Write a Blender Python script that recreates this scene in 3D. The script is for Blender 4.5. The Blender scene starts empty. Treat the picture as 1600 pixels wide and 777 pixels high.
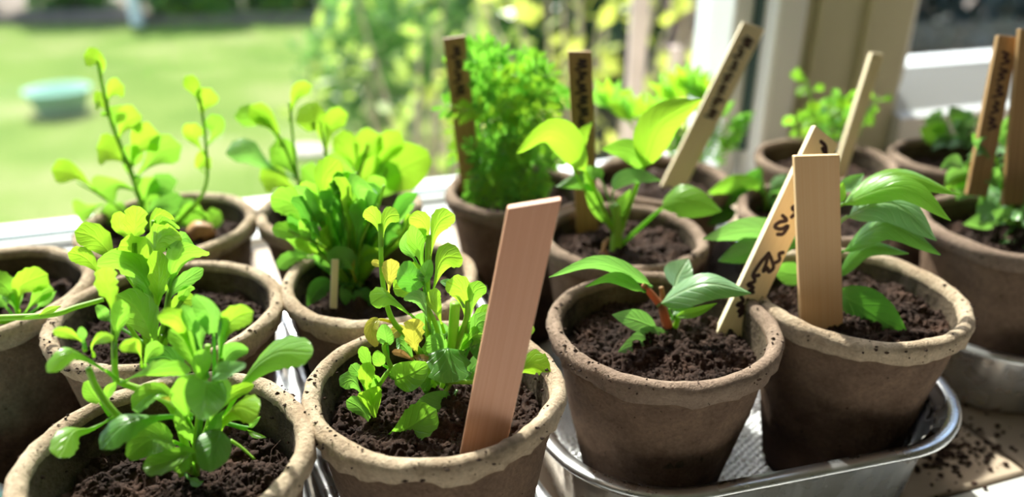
import bpy, bmesh, math, random
import numpy as np
from mathutils import Vector, Matrix, noise
random.seed(7); np.random.seed(7)
sc = bpy.context.scene
COL = sc.collection
PI = math.pi

# ------------------------------------------------------------------ camera
HC = 0.218                      # camera height above the window sill
F = 1209.0                      # focal length in pixels of the 1600 px wide frame
PITCH = math.radians(25)
CP, SP = math.cos(PITCH), math.sin(PITCH)
cam_d = bpy.data.cameras.new('camera')
cam = bpy.data.objects.new('camera', cam_d); COL.objects.link(cam)
cam.location = (0, 0, HC)
cam.rotation_euler = (PI/2 - PITCH, 0, 0)
cam_d.sensor_width = 36.0
cam_d.lens = 36.0 * F / 1600
cam_d.clip_start = 0.01; cam_d.clip_end = 200
cam_d.dof.use_dof = True
cam_d.dof.focus_distance = 0.235
cam_d.dof.aperture_fstop = 5.8
sc.camera = cam

# ------------------------------------------------------------------ world, sun, exposure
w = bpy.data.worlds.new('sky'); sc.world = w; w.use_nodes = True
nt = w.node_tree; nt.nodes.clear()
sky = nt.nodes.new('ShaderNodeTexSky'); sky.sky_type = 'NISHITA'
sky.sun_disc = False; sky.sun_elevation = math.radians(52); sky.sun_rotation = math.radians(-25)
sky.air_density = 1.0; sky.dust_density = 2.5; sky.ozone_density = 0.8
bg = nt.nodes.new('ShaderNodeBackground'); bg.inputs[1].default_value = 0.32
wo = nt.nodes.new('ShaderNodeOutputWorld')
nt.links.new(sky.outputs[0], bg.inputs[0]); nt.links.new(bg.outputs[0], wo.inputs[0])
sd = bpy.data.lights.new('sun', 'SUN'); sd.energy = 6.5; sd.angle = math.radians(1.5); sd.color = (1.0, 0.95, 0.86)
sun = bpy.data.objects.new('sun', sd); COL.objects.link(sun)
S = Vector((-0.30, 0.60, 0.80)).normalized()      # towards the sun: behind the window, a little left
sun.rotation_euler = S.to_track_quat('Z', 'Y').to_euler()
sun.location = (0, 3, 4)
sc.view_settings.view_transform = 'Standard'
sc.view_settings.look = 'None'
sc.view_settings.exposure = 0.72
sc.view_settings.gamma = 1.0
sc.view_settings.use_curve_mapping = False
sc.cycles.max_bounces = 10; sc.cycles.transparent_max_bounces = 24
sc.cycles.sample_clamp_indirect = 6.0

# ------------------------------------------------------------------ geometry helpers
def ray(px, py):
    a = (px - 800) / F; b = (388.5 - py) / F
    return Vector((a, CP + b*SP, -SP + b*CP))
def W(px, py, Y):               # the place a pixel sees at depth Y
    r = ray(px, py); t = Y / r.y
    return Vector((r.x*t, Y, HC + r.z*t))
def G(px, py, z):               # the place a pixel sees at height z
    r = ray(px, py); t = (z - HC) / r.z
    return Vector((r.x*t, r.y*t, z))
def mpp(p):                     # metres per pixel at a place
    return (p.y*CP + (HC - p.z)*SP) / F
A18 = math.radians(18)
UD = Vector((math.cos(A18), math.sin(A18), 0)); VD = Vector((-math.sin(A18), math.cos(A18), 0))
def UV(u, v, z): return UD*u + VD*v + Vector((0, 0, z))

def link(o, parent=None):
    COL.objects.link(o)
    if parent is not None: o.parent = parent
    return o
def mesh(name, verts, faces, mat=None, parent=None, uvs=None, smooth=True):
    me = bpy.data.meshes.new(name)
    me.from_pydata([tuple(v) for v in verts], [], faces)
    if uvs is not None:
        lay = me.uv_layers.new(name='UVMap')
        li = np.empty(len(me.loops), dtype=np.int32); me.loops.foreach_get('vertex_index', li)
        lay.data.foreach_set('uv', np.array(uvs, dtype=np.float32)[li].ravel())
    if smooth: me.polygons.foreach_set('use_smooth', [True]*len(me.polygons))
    if mat: me.materials.append(mat)
    me.update()
    return link(bpy.data.objects.new(name, me), parent)
def tag(o, label=None, cat=None, group=None, kind=None):
    if label: o['label'] = label
    if cat: o['category'] = cat
    if group: o['group'] = group
    if kind: o['kind'] = kind
    return o
def empty(name, loc, label, cat, group=None, kind=None):
    o = bpy.data.objects.new(name, None); o.location = loc; o.empty_display_size = 0.01
    COL.objects.link(o); tag(o, label, cat, group, kind)
    return o
class MB:
    """collects shapes into one mesh"""
    def __init__(s): s.v = []; s.f = []; s.uv = []
    def add(s, vs, fs, uv=None):
        n = len(s.v); s.v += [tuple(x) for x in vs]; s.f += [tuple(i+n for i in f) for f in fs]
        s.uv += uv if uv else [(0, 0)]*len(vs)
    def box(s, c, sx, sy, sz, X=Vector((1,0,0)), Y=Vector((0,1,0)), Z=Vector((0,0,1)), bev=0.0):
        c = Vector(c)
        if bev <= 0:
            vs = [c + X*(a*sx/2) + Y*(b*sy/2) + Z*(d*sz/2) for a in (-1,1) for b in (-1,1) for d in (-1,1)]
            s.add(vs, [(0,1,3,2),(4,6,7,5),(0,4,5,1),(2,3,7,6),(0,2,6,4),(1,5,7,3)])
            return
        bm = bmesh.new(); bmesh.ops.create_cube(bm, size=1)
        for v in bm.verts: v.co = Vector((v.co.x*sx, v.co.y*sy, v.co.z*sz))
        bmesh.ops.bevel(bm, geom=bm.edges[:], offset=bev, segments=2, profile=0.5, affect='EDGES')
        bm.verts.index_update()
        s.add([c + X*v.co.x + Y*v.co.y + Z*v.co.z for v in bm.verts], [[v.index for v in f.verts] for f in bm.faces],
              [(v.co.x/sx+.5, v.co.z/sz+.5) for v in bm.verts])
        bm.free()
    def tube(s, pts, rad, n=7, cap=True):
        pts = [Vector(p) for p in pts]
        if not hasattr(rad, '__len__'): rad = [rad]*len(pts)
        vs = []; fs = []; uv = []
        up = Vector((0.3, 0.2, 1)).normalized(); prev = None
        for i, p in enumerate(pts):
            t = (pts[min(i+1, len(pts)-1)] - pts[max(i-1, 0)])
            if t.length < 1e-9: t = Vector((0,0,1))
            t.normalize()
            a = (prev if prev is not None else up.cross(t))
            a = a - t*a.dot(t)
            if a.length < 1e-6: a = Vector((1,0,0)) - t*t.x
            a.normalize(); prev = a; b = t.cross(a)
            for k in range(n):
                q = 2*PI*k/n
                vs.append(p + (a*math.cos(q) + b*math.sin(q))*rad[i]); uv.append((i/(len(pts)-1), 0.5))
        for i in range(len(pts)-1):
            for k in range(n):
                fs.append((i*n+k, i*n+(k+1)%n, (i+1)*n+(k+1)%n, (i+1)*n+k))
        if cap:
            fs.append(tuple(reversed(range(n)))); fs.append(tuple((len(pts)-1)*n+k for k in range(n)))
        s.add(vs, fs, uv)
    def build(s, name, mat, parent=None, smooth=True):
        return mesh(name, s.v, s.f, mat, parent, s.uv, smooth)
def crom(pts, n):
    """Catmull-Rom through pts with n samples per segment"""
    P = [Vector(p) for p in pts]; P = [P[0]*2 - P[1]] + P + [P[-1]*2 - P[-2]]
    out = []
    for i in range(1, len(P)-2):
        for k in range(n):
            t = k/n; a, b, c, d = P[i-1], P[i], P[i+1], P[i+2]
            out.append(0.5*((2*b) + (c-a)*t + (2*a-5*b+4*c-d)*t*t + (3*b-a-3*c+d)*t**3))
    out.append(P[-2].copy()); return out

# ------------------------------------------------------------------ materials
def mat_new(name):
    m = bpy.data.materials.new(name); m.use_nodes = True; t = m.node_tree; t.nodes.clear()
    o = t.nodes.new('ShaderNodeOutputMaterial'); return m, t, o
def nd(t, typ, **kw):
    n = t.nodes.new(typ)
    for k, v in kw.items():
        if k.startswith('_'): setattr(n, k[1:], v)
        else: n.inputs[k].default_value = v
    return n
def ramp(t, fac, stops):
    r = t.nodes.new('ShaderNodeValToRGB'); e = r.color_ramp.elements
    while len(e) < len(stops): e.new(0.5)
    for i, (p, c) in enumerate(stops):
        e[i].position = p; e[i].color = (c[0], c[1], c[2], 1)
    t.links.new(fac, r.inputs[0]); return r
def simple(name, col, rough=0.5, metal=0.0, spec=0.5, nscale=0, namt=0.1, bump=0):
    m, t, o = mat_new(name)
    b = nd(t, 'ShaderNodeBsdfPrincipled', Roughness=rough, Metallic=metal)
    b.inputs['Base Color'].default_value = (*col, 1); b.inputs['Specular IOR Level'].default_value = spec
    if nscale:
        tc = nd(t, 'ShaderNodeTexCoord'); n = nd(t, 'ShaderNodeTexNoise', Scale=nscale, Detail=6.0)
        t.links.new(tc.outputs['Object'], n.inputs['Vector'])
        r = ramp(t, n.outputs[0], [(0.3, [c*(1-namt) for c in col]), (0.7, [min(1, c*(1+namt)) for c in col])])
        t.links.new(r.outputs[0], b.inputs['Base Color'])
        if bump:
            bp = nd(t, 'ShaderNodeBump', Strength=bump, Distance=0.001); t.links.new(n.outputs[0], bp.inputs['Height'])
            t.links.new(bp.outputs[0], b.inputs['Normal'])
    t.links.new(b.outputs[0], o.inputs[0]); return m

def leafmat(name, top, trans, rough=0.38, tmix=0.5, vein=0.5, nscale=220, spec=0.5, edge=None):
    """leaf blade: UV.x runs along the midrib, UV.y across; veins are fine relief and colour"""
    m, t, o = mat_new(name)
    uv = nd(t, 'ShaderNodeUVMap'); sep = nd(t, 'ShaderNodeSeparateXYZ'); t.links.new(uv.outputs[0], sep.inputs[0])
    def M(op, a, b=None, c=None):
        n = nd(t, 'ShaderNodeMath', _operation=op)
        for i, x in enumerate((a, b, c)):
            if x is None: continue
            if isinstance(x, (int, float)): n.inputs[i].default_value = x
            else: t.links.new(x, n.inputs[i])
        return n.outputs[0]
    x = sep.outputs[0]; y = M('ABSOLUTE', M('SUBTRACT', sep.outputs[1], 0.5))
    mid = M('SUBTRACT', 1.0, M('MINIMUM', M('MULTIPLY', y, 16.0), 1.0))
    lat = M('PINGPONG', M('ADD', M('MULTIPLY', x, 6.5), M('MULTIPLY', y, -4.5)), 0.5)
    latv = M('SUBTRACT', 1.0, M('MINIMUM', M('MULTIPLY', lat, 7.0), 1.0))
    v = M('MAXIMUM', mid, M('MULTIPLY', latv, 0.55))
    tc = nd(t, 'ShaderNodeTexCoord'); n = nd(t, 'ShaderNodeTexNoise', Scale=nscale, Detail=4.0)
    t.links.new(tc.outputs['Object'], n.inputs['Vector'])
    n2 = nd(t, 'ShaderNodeTexNoise', Scale=70.0, Detail=2.0); t.links.new(tc.outputs['Object'], n2.inputs['Vector'])
    c = ramp(t, n2.outputs[0], [(0.35, [k*0.80 for k in top]), (0.65, [min(1, k*1.15) for k in top])])
    mx = nd(t, 'ShaderNodeMix', _data_type='RGBA'); t.links.new(M('MULTIPLY', v, vein*0.6), mx.inputs[0])
    t.links.new(c.outputs[0], mx.inputs[6]); mx.inputs[7].default_value = (min(1, top[0]*1.7+.03), min(1, top[1]*1.35+.03), top[2]*1.4+.01, 1)
    col = mx.outputs[2]
    if edge:
        ex = nd(t, 'ShaderNodeMix', _data_type='RGBA')
        t.links.new(M('MINIMUM', M('MAXIMUM', M('MULTIPLY', M('SUBTRACT', M('ADD', x, M('MULTIPLY', n2.outputs[0], .5)), .75), 3.0), 0.0), 1.0), ex.inputs[0])
        t.links.new(col, ex.inputs[6]); ex.inputs[7].default_value = (*edge, 1); col = ex.outputs[2]
    b = nd(t, 'ShaderNodeBsdfPrincipled', Roughness=rough*.85); b.inputs['Specular IOR Level'].default_value = spec*1.3
    t.links.new(col, b.inputs['Base Color'])
    bp = nd(t, 'ShaderNodeBump', Strength=0.5, Distance=0.0006)
    t.links.new(M('ADD', M('MULTIPLY', v, -vein), M('MULTIPLY', n.outputs[0], 0.5)), bp.inputs['Height'])
    t.links.new(bp.outputs[0], b.inputs['Normal'])
    tr = nd(t, 'ShaderNodeBsdfTranslucent'); tr.inputs[0].default_value = (*trans, 1)
    t.links.new(bp.outputs[0], tr.inputs['Normal'])
    ms = nd(t, 'ShaderNodeMixShader'); ms.inputs[0].default_value = tmix
    t.links.new(b.outputs[0], ms.inputs[1]); t.links.new(tr.outputs[0], ms.inputs[2]); t.links.new(ms.outputs[0], o.inputs[0])
    return m
M_ = {}
M_['lime'] = leafmat('leaf_lime', (0.17, 0.38, 0.04), (0.33, 0.72, 0.05))
M_['lime2'] = leafmat('leaf_yellow_lime', (0.21, 0.42, 0.03), (0.43, 0.78, 0.04))
M_['fresh'] = leafmat('leaf_fresh_green', (0.12, 0.32, 0.06), (0.28, 0.66, 0.07))
M_['dark'] = leafmat('leaf_dark_green', (0.055, 0.19, 0.03), (0.16, 0.50, 0.04), tmix=0.42)
M_['fuchsia'] = leafmat('leaf_glaucous', (0.24, 0.43, 0.21), (0.28, 0.66, 0.10), rough=0.40, tmix=0.38, vein=0.9)
M_['yellow'] = leafmat('leaf_yellowing', (0.40, 0.40, 0.05), (0.75, 0.70, 0.08), edge=(0.42, 0.20, 0.07))
M_['brown'] = leafmat('leaf_withered', (0.35, 0.19, 0.07), (0.55, 0.30, 0.10), tmix=0.35)
M_['fern'] = leafmat('leaf_feathery', (0.13, 0.36, 0.05), (0.28, 0.72, 0.06), vein=0.2)
M_['basil'] = leafmat('leaf_mid_green', (0.17, 0.35, 0.11), (0.28, 0.60, 0.09), tmix=0.4)
def stemmat(name, col):
    m, t, o = mat_new(name)
    b = nd(t, 'ShaderNodeBsdfPrincipled', Roughness=0.45); b.inputs['Base Color'].default_value = (*col, 1)
    tr = nd(t, 'ShaderNodeBsdfTranslucent'); tr.inputs[0].default_value = (*[min(1, c*1.7) for c in col], 1)
    ms = nd(t, 'ShaderNodeMixShader'); ms.inputs[0].default_value = 0.35
    t.links.new(b.outputs[0], ms.inputs[1]); t.links.new(tr.outputs[0], ms.inputs[2]); t.links.new(ms.outputs[0], o.inputs[0]); return m
M_['stem'] = stemmat('stem_green', (0.28, 0.48, 0.06))
M_['redstem'] = stemmat('stem_reddish', (0.42, 0.17, 0.09))
M_['brownstem'] = stemmat('stem_brown', (0.30, 0.18, 0.08))

def peatmat(name, light, dark, damp):
    m, t, o = mat_new(name)
    tc = nd(t, 'ShaderNodeTexCoord'); ob = tc.outputs['Object']
    n1 = nd(t, 'ShaderNodeTexNoise', Scale=55.0, Detail=8.0, Roughness=0.65); t.links.new(ob, n1.inputs['Vector'])
    n2 = nd(t, 'ShaderNodeTexNoise', Scale=650.0, Detail=5.0, Roughness=0.7); t.links.new(ob, n2.inputs['Vector'])
    n3 = nd(t, 'ShaderNodeTexNoise', Scale=560.0, Detail=3.0); t.links.new(ob, n3.inputs['Vector'])
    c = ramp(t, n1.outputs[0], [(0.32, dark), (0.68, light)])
    sp = ramp(t, n3.outputs[0], [(0.69, (1,1,1)), (0.74, (0.16,0.11,0.07))])
    mu = nd(t, 'ShaderNodeMix', _data_type='RGBA', _blend_type='MULTIPLY'); mu.inputs[0].default_value = 0.85
    t.links.new(c.outputs[0], mu.inputs[6]); t.links.new(sp.outputs[0], mu.inputs[7])
    g = ramp(t, n2.outputs[0], [(0.3, (0.72,0.72,0.72)), (0.7, (1.15,1.15,1.15))])
    mu2 = nd(t, 'ShaderNodeMix', _data_type='RGBA', _blend_type='MULTIPLY'); mu2.inputs[0].default_value = 1.0
    t.links.new(mu.outputs[2], mu2.inputs[6]); t.links.new(g.outputs[0], mu2.inputs[7]); col = mu2.outputs[2]
    if damp:   # the lower wall has soaked up water: a stain with an uneven edge
        sep = nd(t, 'ShaderNodeSeparateXYZ'); t.links.new(ob, sep.inputs[0])
        nz = nd(t, 'ShaderNodeMath', _operation='MULTIPLY_ADD'); nz.inputs[1].default_value = 0.034; t.links.new(n1.outputs[0], nz.inputs[0]); t.links.new(sep.outputs[2], nz.inputs[2])
        r = ramp(t, nz.outputs[0], [(0.040, (0.26,0.21,0.19)), (0.066, (1,1,1))])
        mu3 = nd(t, 'ShaderNodeMix', _data_type='RGBA', _blend_type='MULTIPLY'); mu3.inputs[0].default_value = 1.0
        t.links.new(col, mu3.inputs[6]); t.links.new(r.outputs[0], mu3.inputs[7]); col = mu3.outputs[2]
    b = nd(t, 'ShaderNodeBsdfPrincipled', Roughness=0.93); b.inputs['Specular IOR Level'].default_value = 0.15
    t.links.new(col, b.inputs['Base Color'])
    ad = nd(t, 'ShaderNodeMath', _operation='MULTIPLY_ADD'); ad.inputs[1].default_value = 0.5; t.links.new(n2.outputs[0], ad.inputs[0]); t.links.new(n1.outputs[0], ad.inputs[2])
    bp = nd(t, 'ShaderNodeBump', Strength=1.0, Distance=0.0022); t.links.new(ad.outputs[0], bp.inputs['Height']); t.links.new(bp.outputs[0], b.inputs['Normal'])
    t.links.new(b.outputs[0], o.inputs[0]); return m
M_['wall'] = peatmat('peat_wall', (0.31, 0.205, 0.14), (0.18, 0.115, 0.08), True)
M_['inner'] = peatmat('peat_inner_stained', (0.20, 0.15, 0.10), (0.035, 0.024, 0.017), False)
M_['rim'] = peatmat('peat_rim', (0.66, 0.53, 0.385), (0.38, 0.275, 0.185), False)
M_['rim2'] = peatmat('peat_rim_brown', (0.38, 0.28, 0.21), (0.23, 0.16, 0.12), False)

def soilmat():
    m, t, o = mat_new('potting_soil')
    tc = nd(t, 'ShaderNodeTexCoord'); ob = tc.outputs['Object']
    n1 = nd(t, 'ShaderNodeTexNoise', Scale=110.0, Detail=5.0); t.links.new(ob, n1.inputs['Vector'])
    n2 = nd(t, 'ShaderNodeTexNoise', Scale=900.0, Detail=6.0, Roughness=0.7); t.links.new(ob, n2.inputs['Vector'])
    c = ramp(t, n1.outputs[0], [(0.3, (0.022,0.012,0.009)), (0.55, (0.050,0.027,0.019)), (0.75, (0.10,0.054,0.037))])
    g = ramp(t, n2.outputs[0], [(0.3, (0.5,0.5,0.5)), (0.7, (1.5,1.45,1.4))])
    mu = nd(t, 'ShaderNodeMix', _data_type='RGBA', _blend_type='MULTIPLY'); mu.inputs[0].default_value = 1
    t.links.new(c.outputs[0], mu.inputs[6]); t.links.new(g.outputs[0], mu.inputs[7])
    b = nd(t, 'ShaderNodeBsdfPrincipled', Roughness=0.85); b.inputs['Specular IOR Level'].default_value = 0.25
    t.links.new(mu.outputs[2], b.inputs['Base Color'])
    bp = nd(t, 'ShaderNodeBump', Strength=1.0, Distance=0.0008); t.links.new(n2.outputs[0], bp.inputs['Height']); t.links.new(bp.outputs[0], b.inputs['Normal'])
    t.links.new(b.outputs[0], o.inputs[0]); return m
M_['soil'] = soilmat()

def woodmat(name, c1, c2, sc_=1.0):
    m, t, o = mat_new(name)
    tc = nd(t, 'ShaderNodeTexCoord'); mp = nd(t, 'ShaderNodeMapping'); mp.inputs['Scale'].default_value = (1700*sc_, 1700*sc_, 9)
    t.links.new(tc.outputs['Object'], mp.inputs[0])
    n = nd(t, 'ShaderNodeTexNoise', Scale=1.0, Detail=4.0); t.links.new(mp.outputs[0], n.inputs['Vector'])
    c = ramp(t, n.outputs[0], [(0.3, c1), (0.7, c2)])
    b = nd(t, 'ShaderNodeBsdfPrincipled', Roughness=0.5); t.links.new(c.outputs[0], b.inputs['Base Color'])
    bp = nd(t, 'ShaderNodeBump', Strength=0.15, Distance=0.0003); t.links.new(n.outputs[0], bp.inputs['Height']); t.links.new(bp.outputs[0], b.inputs['Normal'])
    t.links.new(b.outputs[0], o.inputs[0]); return m
M_['bamboo'] = woodmat('bamboo_pink', (0.76, 0.37, 0.23), (0.82, 0.44, 0.29))
M_['bamboo2'] = woodmat('bamboo_tan', (0.90, 0.56, 0.28), (0.94, 0.63, 0.35))
M_['bamboo3'] = woodmat('bamboo_pale', (0.84, 0.69, 0.45), (0.90, 0.76, 0.52))
M_['bamboo4'] = woodmat('bamboo_backlit', (0.34, 0.19, 0.075), (0.48, 0.29, 0.12))  # brown bamboo, darkness of the backlit side put into its colour
M_['ink'] = simple('marker_ink', (0.035, 0.012, 0.018), 0.55)
def alu():
    m, t, o = mat_new('aluminium_foil')
    tc = nd(t, 'ShaderNodeTexCoord'); n = nd(t, 'ShaderNodeTexNoise', Scale=90.0, Detail=4.0); t.links.new(tc.outputs['Object'], n.inputs['Vector'])
    r = ramp(t, n.outputs[0], [(0.3, (0.22,)*3), (0.7, (0.38,)*3)])
    b = nd(t, 'ShaderNodeBsdfPrincipled', Metallic=1.0); b.inputs['Base Color'].default_value = (0.82, 0.83, 0.85, 1)
    t.links.new(r.outputs[0], b.inputs['Roughness'])
    bp = nd(t, 'ShaderNodeBump', Strength=0.25, Distance=0.0008); t.links.new(n.outputs[0], bp.inputs['Height']); t.links.new(bp.outputs[0], b.inputs['Normal'])
    t.links.new(b.outputs[0], o.inputs[0]); return m
M_['alu'] = alu()
M_['pvc'] = simple('white_pvc', (0.80, 0.82, 0.82), 0.35)
M_['shaded_pvc'] = simple('shaded_white_pvc', (0.56, 0.54, 0.36), 0.45, nscale=9, namt=0.08)  # white PVC; olive shade and garden reflection put into its colour
M_['gasket'] = simple('rubber_gasket', (0.05, 0.10, 0.10), 0.6)
M_['tile'] = simple('beige_tile', (0.46, 0.36, 0.27), 0.45, nscale=30, namt=0.22, bump=0.2)
M_['tilew'] = simple('white_tile', (0.66, 0.65, 0.62), 0.3, nscale=40, namt=0.08)
M_['grout'] = simple('grout', (0.10, 0.075, 0.055), 0.9, nscale=200, namt=0.3)
M_['plaster'] = simple('plaster', (0.46, 0.44, 0.40), 0.9, nscale=20, namt=0.04)
M_['floor'] = simple('wooden_floor', (0.20, 0.14, 0.09), 0.5, nscale=12, namt=0.2)
M_['teal'] = simple('turquoise_glaze', (0.10, 0.55, 0.50), 0.2)
M_['white'] = simple('white_glaze', (0.85, 0.87, 0.86), 0.2)
M_['bark'] = simple('bark', (0.50, 0.42, 0.30), 0.9, nscale=60, namt=0.3)
M_['stone'] = simple('pale_stone', (0.50, 0.44, 0.38), 0.8, nscale=15, namt=0.15, bump=0.3)
M_['pebble'] = simple('orange_pebble', (0.42, 0.22, 0.09), 0.5, nscale=300, namt=0.3)
M_['pinkwood'] = simple('pale_painted_wood', (0.70, 0.55, 0.50), 0.7, nscale=30, namt=0.1)
M_['brick'] = simple('red_brown_brick', (0.20, 0.13, 0.11), 0.9, nscale=40, namt=0.3)
def glassmat():
    m, t, o = mat_new('window_glass')
    tr = nd(t, 'ShaderNodeBsdfTransparent'); tr.inputs[0].default_value = (0.93, 0.96, 0.95, 1)
    gl = nd(t, 'ShaderNodeBsdfGlossy', Roughness=0.02); lw = nd(t, 'ShaderNodeLayerWeight'); pw = nd(t, 'ShaderNodeMath', _operation='POWER'); pw.inputs[1].default_value = 5; t.links.new(lw.outputs['Facing'], pw.inputs[0]); fr = nd(t, 'ShaderNodeMath', _operation='MULTIPLY_ADD'); fr.inputs[1].default_value = .85; fr.inputs[2].default_value = .03; t.links.new(pw.outputs[0], fr.inputs[0])
    ms = nd(t, 'ShaderNodeMixShader'); t.links.new(fr.outputs[0], ms.inputs[0]); t.links.new(tr.outputs[0], ms.inputs[1]); t.links.new(gl.outputs[0], ms.inputs[2])
    t.links.new(ms.outputs[0], o.inputs[0]); return m
M_['glass'] = glassmat()
def lawnmat():
    m, t, o = mat_new('lawn')
    tc = nd(t, 'ShaderNodeTexCoord'); ob = tc.outputs['Object']
    n1 = nd(t, 'ShaderNodeTexNoise', Scale=1.3, Detail=5.0); t.links.new(ob, n1.inputs['Vector'])
    n2 = nd(t, 'ShaderNodeTexNoise', Scale=60.0, Detail=6.0); t.links.new(ob, n2.inputs['Vector'])
    c = ramp(t, n1.outputs[0], [(0.25, (0.10,0.17,0.033)), (0.5, (0.15,0.215,0.05)), (0.72, (0.25,0.26,0.11))])
    g = ramp(t, n2.outputs[0], [(0.3, (0.7,0.7,0.7)), (0.7, (1.25,1.25,1.25))])
    mu = nd(t, 'ShaderNodeMix', _data_type='RGBA', _blend_type='MULTIPLY'); mu.inputs[0].default_value = 1
    t.links.new(c.outputs[0], mu.inputs[6]); t.links.new(g.outputs[0], mu.inputs[7])
    b = nd(t, 'ShaderNodeBsdfPrincipled', Roughness=0.95); b.inputs['Specular IOR Level'].default_value = .03; t.links.new(mu.outputs[2], b.inputs['Base Color']); t.links.new(b.outputs[0], o.inputs[0]); return m
M_['lawn'] = lawnmat()
M_['bush_y'] = leafmat('bush_yellow_green', (0.36, 0.46, 0.07), (0.80, 0.85, 0.15), vein=0.1, nscale=30)
M_['bush_m'] = leafmat('bush_mid_yellow', (0.26, 0.38, 0.08), (0.50, 0.66, 0.12), vein=0.1, nscale=30)
M_['bush_g'] = leafmat('bush_green', (0.10, 0.22, 0.06), (0.22, 0.45, 0.10), vein=0.1, nscale=30)
M_['bush_d'] = leafmat('bush_dark', (0.035, 0.085, 0.05), (0.06, 0.16, 0.07), tmix=0.3, vein=0.1, nscale=30)
M_['bush_b'] = leafmat('bush_bluish', (0.05, 0.085, 0.10), (0.06, 0.12, 0.12), tmix=0.25, vein=0.1, nscale=30)
M_['soilbed'] = simple('bed_soil', (0.18, 0.14, 0.11), 0.95, nscale=10, namt=0.3)

# ------------------------------------------------------------------ the room and the window
def struct(name, mb, m, parent=None, kind=True, smooth=False):
    o = mb.build(name, m, parent, smooth)
    if parent is None and kind: o['kind'] = 'structure'
    return o
def ubox(mb, u0, u1, v0, v1, z0, z1, bev=0.0):
    mb.box(UV((u0+u1)/2, (v0+v1)/2, (z0+z1)/2), u1-u0, v1-v0, z1-z0, UD, VD, Vector((0,0,1)), bev)
UL, UR, VB, ZF, ZC, ZH = -1.5, 1.9, -2.2, -0.85, 1.75, 1.25
UW = 1.45
b = MB(); ubox(b, UL-.1, UR+.1, .50, .62, ZF, -0.035); ubox(b, UL-.1, UR+.1, .50, .62, ZH, ZC)
ubox(b, UL-.1, -1.2, .50, .62, -0.035, ZH); ubox(b, UW, UR+.1, .50, .62, -0.035, ZH)
struct('wall_back', b, M_['plaster'])
b = MB(); ubox(b, UL-.1, UL, VB, .50, ZF, ZC); struct('wall_left', b, M_['plaster'])
b = MB(); ubox(b, UR, UR+.1, VB, .50, ZF, ZC); struct('wall_right', b, M_['plaster'])
b = MB(); ubox(b, UL-.1, UR+.1, VB-.1, VB, ZF, ZC); struct('wall_front', b, M_['plaster'])
b = MB(); ubox(b, UL-.1, UR+.1, VB-.1, .62, ZC, ZC+.1); struct('ceiling', b, M_['plaster'])
b = MB(); ubox(b, UL-.1, UR+.1, VB-.1, .62, ZF-.1, ZF); struct('floor', b, M_['floor'])

# tiled window sill: board, tiles laid on it with open joints
b = MB(); ubox(b, -1.2, UW, -0.02, .50, -0.035, -0.0022); sill = struct('trim_1', b, M_['grout'])
tile_me = {}
def tile(u0, u1, v0, v1, m):
    key = (round(u1-u0, 4), round(v1-v0, 4), m)
    if key not in tile_me:
        t = MB(); t.box((0,0,0), u1-u0-.0022, v1-v0-.0022, .006, UD, VD, Vector((0,0,1)), .0008)
        o = t.build('tile', M_[m], sill, False); tile_me[key] = o.data
    else:
        o = link(bpy.data.objects.new('tile', tile_me[key]), sill)
    o.location = UV((u0+u1)/2, (v0+v1)/2, -.003 - random.random()*.0004)
for i in range(-8, 8):
    u0 = .28 + (i)*.15
    if u0 + .15 > UW or u0 < -1.2: continue
    for v0, v1, m in ((-0.02, .055, 'tilew'), (.055, .172, 'tilew'), (.172, .335, 'tile'), (.335, .498, 'tile')):
        tile(u0, u0+.15, v0, v1, m)

# window_1: fixed pane;  window_2: sash with a deep sloped bead
w1 = empty('window_1', UV(-.4, .54, 0), None, None, kind='structure')
def at_parent(o, p):   # keep world placement under an Empty that is not at the origin
    o.parent = p; o.matrix_parent_inverse = Matrix.Translation(-p.location); return o
b = MB(); ubox(b, -1.2, .345, .50, .56, 0, .007, .002); ubox(b, -1.2, .345, .522, .56, .007, .013, .0015)
ubox(b, -1.2, .345, .50, .56, ZH-.04, ZH, .003); ubox(b, -1.2, -1.16, .50, .56, .007, ZH-.04, .003)
at_parent(b.build('window_frame', M_['pvc'], None, False), w1)
b = MB(); ubox(b, -1.18, .352, .536, .540, .010, ZH-.03); at_parent(b.build('pane', M_['glass'], None, False), w1)
b = MB(); ubox(b, -1.16, .345, .528, .536, .013, .0145); ubox(b, .352, .357, .500, .53, .03, ZH); at_parent(b.build('gasket', M_['gasket'], None, False), w1)
b = MB(); ubox(b, -1.2, .345, .56, .59, -.03, -.018, .002); at_parent(b.build('outer_ledge', M_['pvc'], None, False), w1)
# mullion
ml = empty('trim_2', UV(.42, .53, 0), None, None, kind='structure')
b = MB(); ubox(b, .335, .352, .505, .56, .0, ZH, .003); at_parent(b.build('glazing_bead', M_['pvc'], None, False), ml)
b = MB(); ubox(b, .357, .384, .485, .56, 0, ZH, .004); at_parent(b.build('post', M_['pvc'], None, False), ml)
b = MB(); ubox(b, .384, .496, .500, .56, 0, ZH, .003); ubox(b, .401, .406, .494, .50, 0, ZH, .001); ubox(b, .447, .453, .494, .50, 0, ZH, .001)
at_parent(b.build('frame_cover', M_['shaded_pvc'], None, False), ml)
w2 = empty('window_2', UV(.9, .54, 0), None, None, kind='structure')
b = MB()
pr = [(.492, 0), (.492, .046), (.500, .049), (.530, .079), (.545, .081), (.56, .081), (.56, 0)]
vs = [UV(u, v, z) for u in (.496, UW) for v, z in pr]; n = len(pr)
b.add(vs, [tuple(range(n)), tuple(reversed(range(n, 2*n)))] + [(i, (i+1) % n, n+(i+1) % n, n+i) for i in range(n)])
ubox(b, UW-.05, UW, .50, .56, .08, ZH, .002); ubox(b, .496, UW, .50, .56, ZH-.06, ZH, .002); ubox(b, .496, .503, .505, .56, .07, ZH, .002)
ubox(b, .496, UW, .488, .492, .012, .016)
at_parent(b.build('sash_frame', M_['pvc'], None, False), w2)
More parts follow.
